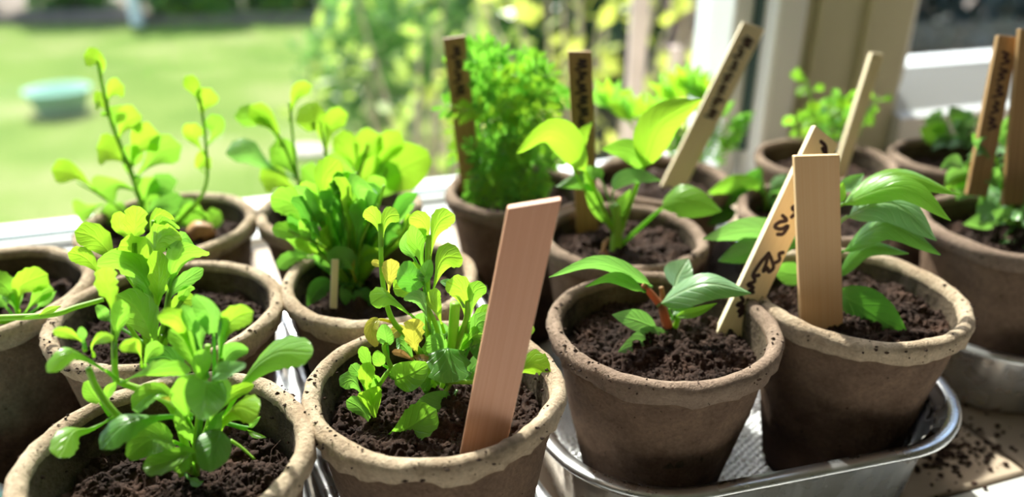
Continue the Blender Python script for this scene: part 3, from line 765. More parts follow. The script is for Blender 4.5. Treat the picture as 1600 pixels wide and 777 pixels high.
def blade(pts, nump, width, kind, side0, roll, cup, seed, wave=.06, ns=14, nw=3):
    """one leaf: thin petiole then blade along pts; returns verts, faces, uvs"""
    rng = random.Random(seed); P = crom(pts, 7 if ns > 9 else 4); npet = nump*(7 if ns > 9 else 4)
    vs = []; fs = []; uv = []
    if kind in ('spat', 'lobed') and npet:
        q = (P[npet]-P[0]).length/max(1e-6, (P[-1]-P[npet]).length); npet = max(1, int(npet*(.45 if q < 1.6 else .72 if q < 3 else .9)))
    pet = P[:npet+1]; bl = P[npet:]
    if len(pet) > 1:
        m = MB(); r0 = max(.00045, width*.055)
        m.tube(pet, [r0*(1.25-.35*i/(len(pet)-1)) for i in range(len(pet))], 6, False)
        vs += m.v; fs += m.f; uv += [(0.02, .5)]*len(m.v)
    # resample blade
    L = [0]
    for i in range(1, len(bl)): L.append(L[-1] + (bl[i]-bl[i-1]).length)
    def at(s):
        d = s*L[-1]
        for i in range(1, len(L)):
            if L[i] >= d or i == len(L)-1:
                k = (d-L[i-1])/max(1e-9, L[i]-L[i-1]); return bl[i-1].lerp(bl[i], min(1, k)), (bl[i]-bl[i-1]).normalized()
    n0 = len(vs); ph = rng.random()*6; pside = None
    for i in range(ns+1):
        s = i/ns; p, t = at(s)
        side = side0 - t*side0.dot(t)
        if side.length < .15 and pside is not None: side = pside
        side.normalize(); pside = side
        nrm = side.cross(t)
        if roll: R = Matrix.Rotation(roll, 3, t); sd_ = R @ side; nn = R @ nrm
        else: sd_, nn = side, nrm
        hw = prof(kind, s, rng)*width/2
        for j in range(-nw, nw+1):
            x = j/nw
            off = cup*width*.5*(abs(x)**1.5)*math.sin(PI*min(1, .15+s*.8)) + wave*width*.5*math.sin(s*9+ph+x*1.5)*abs(x)
            q = p + sd_*(x*hw*math.cos(min(1.2, abs(cup*x)))) + nn*off
            if kind == 'spat' and i == ns: q = q + t*(-abs(x)*width*.05)
            vs.append(q); uv.append((s, .5+x*.5))
    m = 2*nw+1
    for i in range(ns):
        for j in range(m-1):
            a = n0+i*m+j; fs.append((a, a+1, a+m+1, a+m))
    return vs, fs, uv
SEED = [0]
def leaf(root, Yc, kind, wpx, roll, cup, pts, m='lime', nump=1, wave=.07, hd=True):
    """pts: (px, py, offset from the plant's depth) from attachment to tip"""
    SEED[0] += 1
    P = [W(p[0], p[1], Yc + (p[2] if len(p) > 2 else 0)) for p in pts]
    view = (Vector((0,0,HC)) - P[len(P)//2]).normalized()
    t = (P[-1]-P[nump]).normalized(); side = t.cross(view)
    if side.length < .05: side = Vector((1,0,0))
    side.normalize(); wd = wpx*mpp(P[-2])*(1.18 if kind in ('spat', 'lobed') else 1.08 if kind == 'round' else 1)
    if side.cross(t).dot(view) < 0: side = -side
    vs, fs, uv = blade(P, nump, wd, kind, side, math.radians(roll), cup, SEED[0], wave, 16 if hd else 8, 3 if hd else 2)
    o = root.location
    return mesh("leaf", [Vector(v) - o for v in vs], fs, M_[m], root, uv)
def stem(root, Yc, pts, rad, m='stem', name='stem'):
    P = crom([W(p[0], p[1], Yc + (p[2] if len(p) > 2 else 0)) for p in pts], 6)
    if hasattr(rad, '__len__'): rr = [rad[0] + (rad[1]-rad[0])*i/(len(P)-1) for i in range(len(P))]
    else: rr = rad
    mb = MB(); mb.tube([p - root.location for p in P], rr, 8); return mb.build(name, M_[m], root)
def plant(name, key, px, py, label, cat='plant', hs=.012, group=None):
    p = G(px, py, ZR - hs); return empty(name, p, label, cat, group), p.y

# ---- plant in the bottom left pot
R_, Y = plant('seedling_clump', 'P1', 305, 735, 'lime green scalloped-leaf seedling clump in the bottom left pot', 'seedlings', group='leafy seedlings in peat pots')
S_ = lambda pts, r, m='stem': stem(R_, Y, pts, r, m)
S_([(305,742,0),(308,690,-.003),(318,600,0),(325,540,0)], (.0013,.0008))
S_([(300,738,0),(325,670,0),(342,600,0),(345,560,0)], (.0012,.0007))
S_([(298,735,0),(255,690,-.004),(215,665,-.005),(182,648,-.006),(150,605,-.004),(138,575,-.004)], (.0011,.0008))
S_([(300,730,0),(270,640,0),(235,615,.004),(190,598,.004),(180,585,.004),(178,500,.006)], (.0011,.0008))
S_([(285,745,-.004),(262,700,0),(225,680,0)], (.0009,.0006))
S_([(360,688,0),(378,700,-.001),(398,718,-.003)], (.0005,.0003))
for a in [
 ('spat',26,20,-.5,[(182,592),(142,562,-.002),(110,550,-.006),(74,582,-.012)],'lime'),
 ('spat',15,0,.3,[(133,549),(126,533),(106,521,-.003),(82,517,-.006)],'lime2'),
 ('round',13,0,.2,[(133,545),(130,530),(128,520),(126,511)],'fresh'),
 ('spat',17,0,.3,[(147,558),(145,541),(158,528,-.003),(177,526,-.006)],'lime2'),
 ('lobed',27,0,.3,[(179,560,.004),(174,470,.006),(166,445,.006),(165,417,.006)],'lime2'),
 ('spat',26,0,.5,[(180,545,.004),(183,520,.004),(187,495,.003),(190,468,.002)],'lime'),
 ('spat',20,0,.3,[(222,575),(218,555),(207,539,-.004),(186,543,-.008)],'lime2'),
 ('spat',22,0,.2,[(226,578),(230,560),(240,546),(255,540)],'lime'),
 ('spat',30,35,-.3,[(190,598),(213,589,-.003),(255,578,-.008),(299,578,-.008)],'lime'),
 ('round',36,-10,.1,[(300,600),(285,578,.004),(262,560,.006),(228,562,.006)],'dark'),
 ('round',26,0,.3,[(172,650),(156,628),(143,612),(134,596)],'lime'),
 ('round',15,0,.3,[(172,640),(168,622),(172,608),(182,598)],'lime'),
 ('spat',36,10,-.4,[(182,650),(146,668,-.003),(114,674,-.008),(92,716,-.016)],'lime'),
 ('spat',42,30,-.4,[(300,655),(262,648,-.004),(200,660,-.010),(156,702,-.016)],'fresh'),
 ('spat',34,20,.4,[(300,650),(268,622,-.002),(240,614,-.004),(206,640,-.006)],'lime'),
 ('round',24,30,-.3,[(292,650),(275,625,0),(250,606,-.002),(222,606,-.002)],'yellow'),
 ('round',62,-12,.25,[(308,700,-.004),(322,598,-.006),(318,628,-.013),(312,655,-.018)],'fresh'),
 ('round',54,-10,-.3,[(328,700,-.004),(343,672,-.006),(335,702,-.013),(322,736,-.018)],'fresh'),
 ('round',50,15,.3,[(300,706),(270,690,-.004),(235,688,-.009),(200,716,-.014)],'lime'),
 ('spat',34,20,.4,[(305,738,-.004),(296,708,-.008),(262,722,-.012),(222,732,-.014)],'lime'),
 ('spat',26,0,-.3,[(305,738,0),(300,710,-.002),(288,720,-.006),(272,738,-.008)],'lime'),
 ('spat',42,-20,-.5,[(332,700),(345,658,0),(372,636,-.004),(404,648,-.010)],'lime2'),
 ('spat',18,0,.3,[(322,690),(338,645,0),(362,616,0),(397,601,0)],'lime2'),
 ('spat',46,-25,-.4,[(328,690),(376,600,.002),(428,553,.002),(489,552,-.004)],'lime'),
 ('round',30,0,.4,[(345,600),(350,566),(366,548),(388,548)],'fresh'),
 ('round',32,-30,.5,[(332,620),(336,586,-.004),(356,582,-.009),(384,572,-.012)],'fuchsia'),
 ('spat',34,0,.3,[(343,590),(352,520),(368,496,-.001),(396,487,-.003)],'lime2'),
 ('spat',18,0,.6,[(340,590),(345,540),(350,512),(352,490)],'fuchsia'),
 ('round',38,-20,.4,[(335,590),(334,520),(326,488),(303,462)],'fresh'),
 ('spat',22,0,.5,[(325,590),(312,530),(314,505),(320,488)],'fresh'),
 ('spat',28,0,-.4,[(320,600),(290,520),(276,498,-.003),(246,494,-.006)],'lime2'),
 ('round',26,20,.3,[(318,590),(302,515),(295,495),(284,478)],'fresh'),
 ('spat',36,0,.6,[(322,620),(300,560),(286,532),(264,516)],'lime'),
 ('spat',26,0,.4,[(322,650),(314,588,-.005),(316,562,-.006),(322,545,-.006)],'lime'),
 ('spat',30,0,.4,[(310,690),(290,640,-.004),(285,610,-.006),(300,585,-.006)],'lime'),
 ('spat',28,0,.2,[(315,690),(335,640,-.003),(345,612,-.006),(352,590,-.006)],'lime'),
 ('lance',24,0,.2,[(310,720),(300,690,-.002),(282,655,-.004),(275,630,-.004)],'lime'),
 ('lance',22,0,.2,[(312,720),(330,690,-.002),(340,655,-.004),(352,640,-.004)],'fresh'),
 ('lance',12,0,.2,[(355,662,.004),(388,668,.004),(396,660,.004),(407,651,.004)],'fresh'),
 ('lance',9,0,.2,[(355,662,.004),(385,672,.004),(398,680,.003),(416,684,.002)],'lime'),
 ('lance',14,0,.2,[(290,742,-.004),(296,748,-.006),(310,756,-.008),(318,752,-.008)],'fresh'),
]: leaf(R_, Y, *a)

# ---- plant behind it
R_, Y = plant('seedling_clump', 'P3', 240, 560, 'lime seedling clump with white-glossed upper leaves, second pot from bottom left', 'seedlings', group='leafy seedlings in peat pots')
S_([(240,562),(240,490),(242,400),(240,345)], (.0013,.0008)); S_([(246,562),(258,500),(268,430)], (.0012,.0008))
S_([(236,560),(222,500),(212,430),(210,380)], (.0012,.0008)); S_([(250,560),(272,500),(285,470)], (.0010,.0006))
S_([(232,560),(205,515),(180,480)], (.0010,.0006))
for a in [
 ('lobed',36,-25,-.4,[(238,540),(234,455,-.002),(198,412,-.005),(152,412,-.010)],'lime'),
 ('spat',40,25,-.4,[(258,520),(266,435,-.002),(284,398,-.005),(323,393,-.010)],'lime'),
 ('lobed',25,0,.2,[(242,520),(247,455,-.006),(248,425,-.008),(245,392,-.008)],'lime2'),
 ('lobed',36,0,.2,[(246,450),(243,392,-.002),(256,368,-.003),(282,368,-.006)],'lime2'),
 ('spat',26,30,-.2,[(242,430),(240,368,.002),(256,350),(278,352,-.004)],'lime'),
 ('spat',22,20,-.2,[(240,400),(238,352,.004),(248,336,.004),(270,338,0)],'lime2'),
 ('lobed',28,0,.3,[(212,420),(210,372,.004),(211,348,.004),(214,322,.004)],'lime2'),
 ('lobed',40,0,.2,[(222,460),(216,410),(208,388),(186,384,-.004)],'lime2'),
 ('spat',24,0,.2,[(215,500),(150,420,.004),(128,400,.003),(106,395,0)],'lime2'),
 ('spat',36,0,.2,[(212,450),(168,392,.008),(145,370,.008),(116,362,.006)],'lime2'),
 ('spat',24,20,.2,[(262,470),(274,390,.004),(290,372,.004),(305,384,0)],'fresh'),
 ('spat',20,0,.2,[(258,520),(264,465),(284,442),(318,420)],'fresh'),
 ('spat',22,0,.2,[(258,520),(270,485),(286,470),(306,468)],'lime2'),
 ('round',16,0,.2,[(265,505),(282,470),(292,452),(304,450)],'lime'),
 ('spat',48,0,.4,[(243,560),(232,515,-.008),(214,482,-.010),(182,460,-.012)],'lime'),
 ('lobed',26,0,.3,[(228,480),(194,420,.004),(190,404,.004),(194,386,.004)],'lime2'),
 ('spat',20,0,.3,[(236,420),(196,370,.010),(186,350,.010),(188,330,.010)],'lime2'),
 ('spat',26,0,.3,[(236,520),(200,500),(186,490),(172,492)],'lime'),
 ('round',18,0,.3,[(232,540),(170,500,.006),(158,485,.006),(150,478,.006)],'fresh'),
 ('spat',24,0,.3,[(244,540),(262,520),(276,500),(280,480)],'fresh'),
 ('spat',22,0,.3,[(240,470),(228,430),(222,415),(212,410)],'lime'),
 ('spat',26,0,.3,[(244,480),(255,440),(262,425),(262,410)],'lime'),
 ('spat',28,0,.3,[(240,540),(252,520),(262,516),(285,520)],'lime'),
 ('spat',22,0,.3,[(238,510),(225,460),(222,445),(228,425)],'lime'),
]: leaf(R_, Y, *a)

# ---- plant in the pot with the pinkish label
R_, Y = plant('seedling_clump', 'P2', 675, 615, 'branching lime seedlings with a few yellowing leaves beside the pinkish label', 'seedlings', group='leafy seedlings in peat pots')
S_([(680,618),(672,560),(668,480),(668,400),(670,368)], (.0012,.0008)); S_([(672,618),(660,560),(640,530),(612,498),(598,440),(594,350)], (.0011,.0007))
S_([(690,612),(705,560),(728,500),(730,470)], (.0011,.0007)); S_([(704,560),(708,520),(711,474)], .0016)
S_([(668,612),(640,575,-.004),(612,577,-.008),(590,605,-.01)], (.0011,.0007)); S_([(612,577,-.008),(600,545,-.006),(604,535,-.006)], (.0008,.0006))
S_([(585,688,-.014),(583,665,-.012),(578,640,-.010)], (.0012,.0008))
S_([(696,597,-.004),(720,597,-.005),(750,597,-.004)], .0008); S_([(705,598,-.004),(690,622,-.006)], .0007); S_([(690,562),(683,515),(668,480)], (.0009,.0007))
for a in [
 ('spat',25,0,-.3,[(668,420),(668,370),(660,346,-.002),(639,340,-.005)],'lime2'),
 ('spat',30,0,-.3,[(671,420),(676,372),(688,345,-.002),(709,334,-.004)],'lime2'),
 ('spat',27,0,.3,[(666,440),(658,405),(650,375),(656,347)],'lime'),
 ('round',20,20,.3,[(664,440),(646,402,.004),(632,380,.004),(644,356,.004)],'fresh'),
 ('spat',36,0,-.3,[(670,480),(682,428),(695,403,-.002),(723,403,-.006)],'lime2'),
 ('round',40,0,.15,[(668,480),(652,452,-.004),(638,430,-.008),(636,408,-.008)],'dark'),
 ('spat',15,0,.3,[(668,480),(660,440,-.004),(653,424,-.004),(640,411,-.004)],'lime2'),
 ('round',22,0,.4,[(666,470),(663,440,-.006),(666,424,-.006),(672,406,-.006)],'fresh'),
 ('spat',24,0,.2,[(606,470),(609,436,-.002),(611,420,-.002),(611,404,-.002)],'yellow'),
 ('spat',10,0,.2,[(606,430),(598,418),(590,412),(580,410)],'yellow'),
 ('spat',22,0,-.2,[(597,385),(592,356),(584,338),(570,328,-.002)],'lime2'),
 ('spat',23,0,-.2,[(597,385),(600,352),(608,338),(624,336,-.002)],'lime2'),
 ('spat',29,20,-.3,[(655,505),(624,475,-.002),(602,462,-.005),(579,474,-.010)],'lime'),
 ('spat',22,0,.2,[(668,490),(655,462),(640,453),(614,452)],'lime2'),
 ('round',16,0,.2,[(650,470),(628,455,.004),(622,446,.004),(616,438,.004)],'lime2'),
 ('spat',22,-20,-.3,[(672,520),(664,485,-.004),(654,466,-.006),(632,464,-.010)],'fuchsia'),
 ('spat',20,0,.2,[(694,520),(684,485,-.004),(677,468,-.004),(681,450,-.004)],'lime2'),
 ('spat',32,0,-.2,[(729,520),(727,480),(720,452,-.002),(698,440,-.004)],'lime2'),
 ('spat',24,0,-.2,[(731,520),(736,480),(742,455,-.002),(760,448,-.004)],'lime'),
 ('round',14,20,.2,[(725,480),(712,452),(702,444),(688,440)],'fuchsia'),
 ('round',22,0,.3,[(615,504),(592,500,-.002),(580,515,-.005),(588,542,-.008)],'yellow'),
 ('round',27,-15,.3,[(606,560,-.006),(605,538,-.006),(602,520,-.007),(599,507,-.007)],'fresh'),
 ('spat',18,0,.2,[(640,540),(636,520),(624,516),(612,524)],'yellow'),
 ('lobed',27,0,.2,[(655,560),(648,540,-.003),(646,518,-.003),(648,498,-.003)],'yellow'),
 ('spat',28,0,.3,[(650,570),(638,550),(626,538),(619,542)],'fresh'),
 ('spat',10,0,.3,[(655,570),(640,560,-.003),(626,552,-.004),(612,550,-.005)],'brown'),
 ('spat',15,0,.3,[(645,560),(650,558,-.003),(660,562,-.006),(674,572,-.008)],'brown'),
 ('round',20,0,.2,[(610,577,-.007),(598,570,-.008),(592,562,-.009),(588,548,-.009)],'lime'),
 ('spat',16,0,.2,[(590,600,-.010),(580,580,-.010),(572,562,-.010),(565,541,-.010)],'lime'),
 ('spat',22,0,.2,[(580,640,-.011),(575,605,-.011),(572,585,-.012),(578,566,-.012)],'lime2'),
 ('spat',17,0,.2,[(580,630,-.010),(562,588,-.010),(555,578,-.010),(548,570,-.010)],'fresh'),
 ('spat',24,0,-.2,[(578,640,-.010),(560,604,-.010),(548,594,-.012),(531,603,-.014)],'fresh'),
 ('spat',18,0,.3,[(582,650,-.010),(584,625,-.010),(586,605,-.010),(584,585,-.010)],'lime'),
 ('round',48,10,.35,[(606,580,-.008),(616,592,-.010),(640,585,-.014),(668,570,-.016)],'lime'),
 ('spat',36,0,-.5,[(588,690,-.014),(586,650,-.014),(580,625,-.014),(576,608,-.016)],'lime2'),
 ('spat',22,20,.2,[(584,688,-.014),(575,655,-.014),(560,636,-.014),(541,626,-.016)],'fresh'),
 ('spat',48,0,.3,[(586,688,-.016),(604,686,-.018),(640,668,-.020),(682,640,-.022)],'lime'),
 ('round',58,0,.1,[(714,612,-.003),(706,622,-.006),(678,645,-.012),(640,664,-.016)],'fresh'),
 ('lobed',56,-10,-.2,[(700,605,-.004),(698,545,-.006),(701,568,-.011),(705,598,-.016)],'fresh'),
 ('spat',29,0,.2,[(698,575),(697,555),(685,538,-.003),(662,540,-.006)],'fresh'),
 ('spat',26,0,.2,[(718,560),(738,520,.002),(750,503),(768,502)],'fresh'),
 ('spat',24,0,.3,[(712,575),(728,540),(743,524),(762,524)],'lime'),
 ('round',26,0,.2,[(726,560),(740,530),(748,545,-.002),(749,562,-.005)],'dark'),
 ('round',32,-10,.2,[(700,560),(692,530,.006),(682,516,.006),(668,512,.006)],'fuchsia'),
 ('lobed',34,15,-.3,[(750,597),(806,580,.004),(832,568,.002),(860,576,-.004)],'lime2'),
 ('spat',12,0,.2,[(790,560,.01),(818,525,.012),(826,518,.012),(834,510,.012)],'lime2'),
 ('round',24,-10,.1,[(730,600),(736,580),(746,568),(758,556)],'fuchsia'),
 ('spat',22,0,.2,[(715,600),(728,590),(738,582),(750,578)],'fresh'),
 ('spat',20,0,.3,[(700,580),(716,548),(722,530),(722,508)],'lime'),
 ('spat',24,0,.3,[(692,590),(682,570),(672,555),(655,550)],'lime'),
 ('spat',26,0,.3,[(690,575),(670,520,.006),(660,505,.006),(664,488,.006)],'fresh'),
 ('spat',18,0,.3,[(686,600,-.003),(672,590,-.004),(664,596,-.005),(655,598,-.005)],'lime'),
 ('lance',12,0,.3,[(672,618),(662,610,-.004),(668,604,-.004),(678,600,-.004)],'lime'),
 ('spat',24,0,.2,[(735,540),(745,505,.006),(758,490,.006),(775,488,.006)],'lime'),
]: leaf(R_, Y, *a)

# ---- dense lime clump
R_, Y = plant('seedling_clump', 'P4', 555, 452, 'dense tangled clump of lime seedlings left of the pinkish label', 'seedlings', group='leafy seedlings in peat pots')
rng = random.Random(11)
for x1, y1, x2, y2 in ((530,400,505,300),(545,380,560,310),(560,390,590,320),(520,410,475,335),(535,390,535,300),(570,400,615,330),(515,410,480,385),(550,380,575,290),(580,410,625,370),(540,400,520,330),(548,420,540,280),(566,410,600,290),(530,420,470,320),(575,420,640,350),(540,420,490,300),(560,420,556,270),(550,410,450,360),(562,400,580,330)):
    S_([(555+rng.uniform(-10,10), 455, rng.uniform(-.006,.006)), (x1, y1, rng.uniform(-.006,.008)), (x2, y2, rng.uniform(-.008,.012))], (.0010,.0006))
for a in [
 ('spat',38,0,.2,[(510,390),(478,345),(456,318),(422,308,-.004)],'lime'),
 ('spat',36,0,-.3,[(504,360),(506,300),(508,275),(530,250)],'lime2'),
 ('spat',44,25,-.5,[(565,350),(560,315,-.006),(560,292,-.008),(584,300,-.014)],'fresh'),
 ('spat',16,0,.2,[(545,340),(540,305),(531,285),(527,268)],'dark'),
 ('spat',24,20,.2,[(520,380),(482,368,-.002),(455,362,-.004),(424,358,-.006)],'lime'),
 ('spat',22,0,.2,[(525,410),(490,392,-.004),(476,380,-.004),(460,378,-.004)],'lime2'),
 ('ovate',34,10,.15,[(548,444,-.008),(520,444,-.012),(500,450,-.014),(480,478,-.018)],'dark'),
 ('lance',20,0,.2,[(552,445,-.006),(534,448,-.012),(542,465,-.014),(550,484,-.016)],'fresh'),
 ('round',32,0,.2,[(556,446,-.004),(562,452,-.012),(568,466,-.014),(576,486,-.017)],'dark'),
 ('spat',32,0,.3,[(558,445,-.004),(550,416,-.010),(534,402,-.012),(514,413,-.014)],'fresh'),
 ('spat',12,0,.2,[(556,440,-.006),(550,420,-.010),(547,408,-.010),(546,400,-.010)],'yellow'),
 ('spat',20,0,.2,[(510,405),(472,402,.004),(452,404,.002),(434,420,-.002)],'fresh'),
]: leaf(R_, Y, *a)
for i in range(88):
    k = rng.random(); ang = rng.uniform(-1.15, 1.0)
    L = rng.uniform(50, 175); tx = 550 + math.sin(ang)*L*.72; ty = 440 - math.cos(ang)*L
    if ty < 262: ty += 40
    d = rng.uniform(-.012, .018); bx = 552+(tx-552)*.86+rng.uniform(-4,4); by = 440+(ty-440)*.86+8
    dirx = 1 if tx > 552 else -1
    leaf(R_, Y, rng.choice(['spat','spat','lobed','round']), rng.uniform(13, 25), rng.uniform(-35,35), rng.uniform(-.4,.4),
         [(553+rng.uniform(-8,8), 448, d*.2), (bx, by, d*.8), (tx, ty, d), (tx+dirx*rng.uniform(6,20), ty-rng.uniform(-6,16), d-.003)], rng.choice(['lime','lime','fresh','lime2','fresh','dark']), hd=False)

# ---- generic blurred plants
def sprig(R_, Y, line, n, size, kinds, mats, seed, spread=1.0, droop=.4, stemr=.0009, petiole=1.0, ymul=1.0, stemm='stem'):
    rng = random.Random(seed)
    stem(R_, Y, line, (stemr, stemr*.6), stemm)
    P = crom([Vector((p[0], p[1], p[2] if len(p) > 2 else 0)) for p in line], 8)
    for i in range(n):
        k = int(len(P)*(.25+.74*(i+rng.random()*.5)/n)); k = min(k, len(P)-1); p = P[k]
        a = rng.uniform(-1, 1); s = size*rng.uniform(.7, 1.25); dx = (1 if i % 2 else -1)*rng.uniform(.4, 1.0)*spread
        d = p.z + rng.uniform(-.012, .012)
        pl = s*.7*petiole
        x1, y1 = p.x+dx*pl*.8, p.y - pl*.45
        x2, y2 = p.x+dx*(pl+s*.5), p.y - pl*.7*ymul
        x3, y3 = p.x+dx*(pl+s), p.y - pl*.7 + s*droop*rng.uniform(-.6, 1)
        leaf(R_, Y, rng.choice(kinds), s*rng.uniform(.55, .8), rng.uniform(-40, 40), rng.uniform(-.3, .3),
             [(p.x, p.y, p.z), (x1, y1, (p.z+d)/2), (x2, y2, d), (x3, y3, d)], rng.choice(mats), hd=False)
R_, Y = plant('seedling_clump', 'P5', 30, 500, 'small green seedlings with one long sideways stem in the left edge pot', 'seedlings', group='leafy seedlings in peat pots')
for a in [('spat',36,0,.2,[(30,500),(30,465),(35,445),(75,428)],'lime2'), ('spat',30,0,.2,[(28,500),(20,465),(5,445),(-20,432)],'lime'), ('spat',22,0,.2,[(30,500),(55,470),(70,455),(84,452)],'lime'),
          ('lance',16,0,.2,[(35,500),(60,480),(75,465),(88,455)],'fresh'), ('lance',18,0,.2,[(25,500),(10,480),(0,470),(-12,460)],'fresh'), ('spat',24,0,.2,[(28,500),(25,478),(20,462),(5,455)],'fresh')]:
    leaf(R_, Y, *a)
stem(R_, Y, [(30,502),(-40,500,-.01),(-60,498,-.03),(0,497,-.035),(80,492,-.03),(120,480,-.025),(162,468,-.02)], (.0014,.0008))
leaf(R_, Y, 'lance', 12, 0, .2, [(40,497,-.035),(62,492,-.035),(80,484,-.035),(96,478,-.035)], 'lime2')

R_, Y = plant('seedling_clump', 'P6', 240, 365, 'tall blurred yellow-green sprigs against the lawn in the back left pot', 'seedlings', group='leafy seedlings in peat pots')
stem(R_, Y, [(235,368),(205,270),(172,185),(152,95)], (.0013,.0007)); stem(R_, Y, [(262,362),(318,300),(322,230),(312,150)], (.0010,.0006)); stem(R_, Y, [(225,366),(180,320),(120,285)], (.0009,.0005))
for a in [
 ('spat',26,0,.2,[(158,120),(160,104),(152,92),(130,88)],'lime2'), ('spat',26,0,.2,[(168,160),(172,148),(180,138),(194,134)],'lime2'),
 ('spat',26,0,.2,[(172,180),(166,168),(158,158),(146,160)],'lime2'), ('spat',38,0,.2,[(185,220),(192,200),(200,188),(222,182)],'lime2'),
 ('spat',30,0,.2,[(180,200),(178,185),(178,178),(172,166)],'lime'), ('spat',42,0,.2,[(205,260),(215,232),(228,215),(250,210)],'lime2'),
 ('spat',42,0,.2,[(205,260),(190,248),(172,236),(150,232)],'lime2'), ('spat',40,0,.2,[(210,280),(236,252),(252,236),(284,228)],'lime'),
 ('spat',40,0,.2,[(215,300),(190,288),(172,290),(152,306)],'lime'), ('spat',32,0,.2,[(150,300),(128,278),(112,270),(80,266)],'lime2'),
 ('spat',34,0,.2,[(160,320),(150,322),(136,328),(116,334)],'lime'), ('spat',34,0,.2,[(222,320),(240,296),(256,290),(270,300)],'fresh'),
 ('spat',38,0,.2,[(225,340),(246,322),(262,320),(280,330)],'fresh'), ('spat',26,0,.2,[(214,290),(200,262),(206,245),(214,226)],'lime'),
 ('spat',28,0,.2,[(318,190),(316,170),(322,155),(330,138)],'lime2'), ('spat',20,0,.2,[(316,170),(308,150),(300,132),(288,120)],'lime2'),
 ('spat',24,0,.2,[(322,230),(334,212),(338,200),(330,178)],'lime'), ('spat',26,0,.2,[(320,240),(306,222),(300,212),(306,192)],'lime2'),
 ('spat',26,0,.2,[(320,270),(310,262),(316,252),(330,248)],'lime2'), ('spat',26,0,.2,[(300,330),(320,335),(330,345),(345,330)],'lime'),
 ('spat',34,0,.2,[(230,360),(200,345),(180,335),(166,318)],'lime'), ('spat',30,0,.2,[(240,360),(285,345),(300,335),(312,320)],'lime'),
 ('spat',34,0,.2,[(232,350),(225,315),(230,296),(240,276)],'lime'), ('spat',30,0,.2,[(235,355),(262,330,.005),(285,322,.005),(300,350,.005)],'fresh'),
]: leaf(R_, Y, *a, hd=False)

R_, Y = plant('seedling_clump', 'P7', 520, 345, 'blurred lime seedlings with one large round leaf in the pot by the glass', 'seedlings', group='leafy seedlings in peat pots')
for l_ in ([(515,348),(470,290),(440,220),(405,185)], [(520,348),(515,280),(500,190)], [(525,348),(560,270),(575,225)], [(530,348),(590,300),(604,262)], [(512,348),(470,300),(452,160)]): stem(R_, Y, l_, (.0010,.0006))
for a in [
 ('spat',30,0,-.3,[(440,230),(425,200),(402,180),(366,184)],'lime'), ('spat',28,0,.2,[(440,230),(432,205),(420,190),(390,165)],'lime2'), ('spat',40,0,-.3,[(508,240),(505,210),(495,180),(462,192)],'lime2'),
 ('spat',28,0,.2,[(508,240),(515,205),(525,185),(544,178)],'lime2'), ('spat',40,0,.2,[(470,290),(455,260),(440,240),(420,232)],'lime'), ('spat',40,0,.2,[(472,300),(450,290),(430,278),(405,280)],'lime2'),
 ('spat',34,0,-.4,[(465,280),(410,255),(385,235),(352,240)],'fuchsia'), ('round',72,0,.1,[(535,345),(598,288),(628,262),(672,244)],'lime2'), ('spat',38,0,.2,[(560,280),(565,245),(575,225),(595,210)],'lime2'),
 ('spat',34,0,.2,[(560,280),(548,245),(538,225),(520,215)],'lime2'), ('spat',34,0,.2,[(575,290),(600,240),(612,222),(625,205)],'lime2'), ('spat',20,0,.2,[(452,190),(460,155),(468,140),(488,134)],'lime2'),
 ('spat',36,0,.2,[(530,320),(530,275),(528,255),(530,235)],'lime'), ('spat',36,0,.2,[(545,320),(560,285),(575,262),(590,240)],'lime2'), ('spat',30,0,.2,[(520,330),(495,290),(482,270),(470,262)],'lime'), ('spat',34,0,.2,[(545,330),(590,300),(608,280),(600,250)],'lime'),
]: leaf(R_, Y, *a, hd=False)

# ---- feathery plant
def pinnate(root, Yc, pts, wpx, m, seed, npair=6):
    rng = random.Random(seed); P = crom([W(p[0], p[1], Yc+p[2]) for p in pts], 6); mb = MB()
    mb.tube([p-root.location for p in P], [.0005]*len(P), 4, False)
    wd = wpx*mpp(P[-1]); view = (Vector((0,0,HC))-P[0]).normalized()
    for k in range(npair+1):
        i = min(len(P)-1, int(len(P)*(.3+.7*k/npair))); p = P[i]; t = (P[min(i+1, len(P)-1)]-P[max(0, i-1)]).normalized()
        side = t.cross(view)
        if side.length < .1: side = Vector((1,0,0))
        side.normalize()
        for s in ((-1, 1) if k < npair else (0,)):
            L = wd*.5*(1-.35*abs(k/npair-.4)); d = (side*s*.9 + t*.75 + Vector((rng.uniform(-.3,.3), rng.uniform(-.3,.3), rng.uniform(-.2,.2)))).normalized()
            q = d.cross(view); q.normalize(); hw = L*.17
            pts_ = [p, p+d*L*.35+q*hw*.8, p+d*L*.75+q*hw, p+d*L*1.02, p+d*L*.75-q*hw, p+d*L*.35-q*hw*.8, p+d*L*.5]
            mb.add([v-root.location for v in pts_], [(0,1,6),(1,2,6),(2,3,6),(3,4,6),(4,5,6),(5,0,6)], [(0,.5),(.4,.9),(.7,.9),(1,.5),(.7,.1),(.4,.1),(.5,.5)])
    return mb.build('leaf', M_[m], root)
R_, Y = plant('feathery_plant', 'P8', 790, 300, 'bushy plant with finely divided feathery leaves, back row', 'plant')
stem(R_, Y, [(785,302),(785,200),(795,100)], (.0014,.0007)); stem(R_, Y, [(778,302),(755,220),(745,170)], (.001,.0006)); stem(R_, Y, [(795,302),(825,220),(840,150)], (.001,.0006))
rng = random.Random(5)
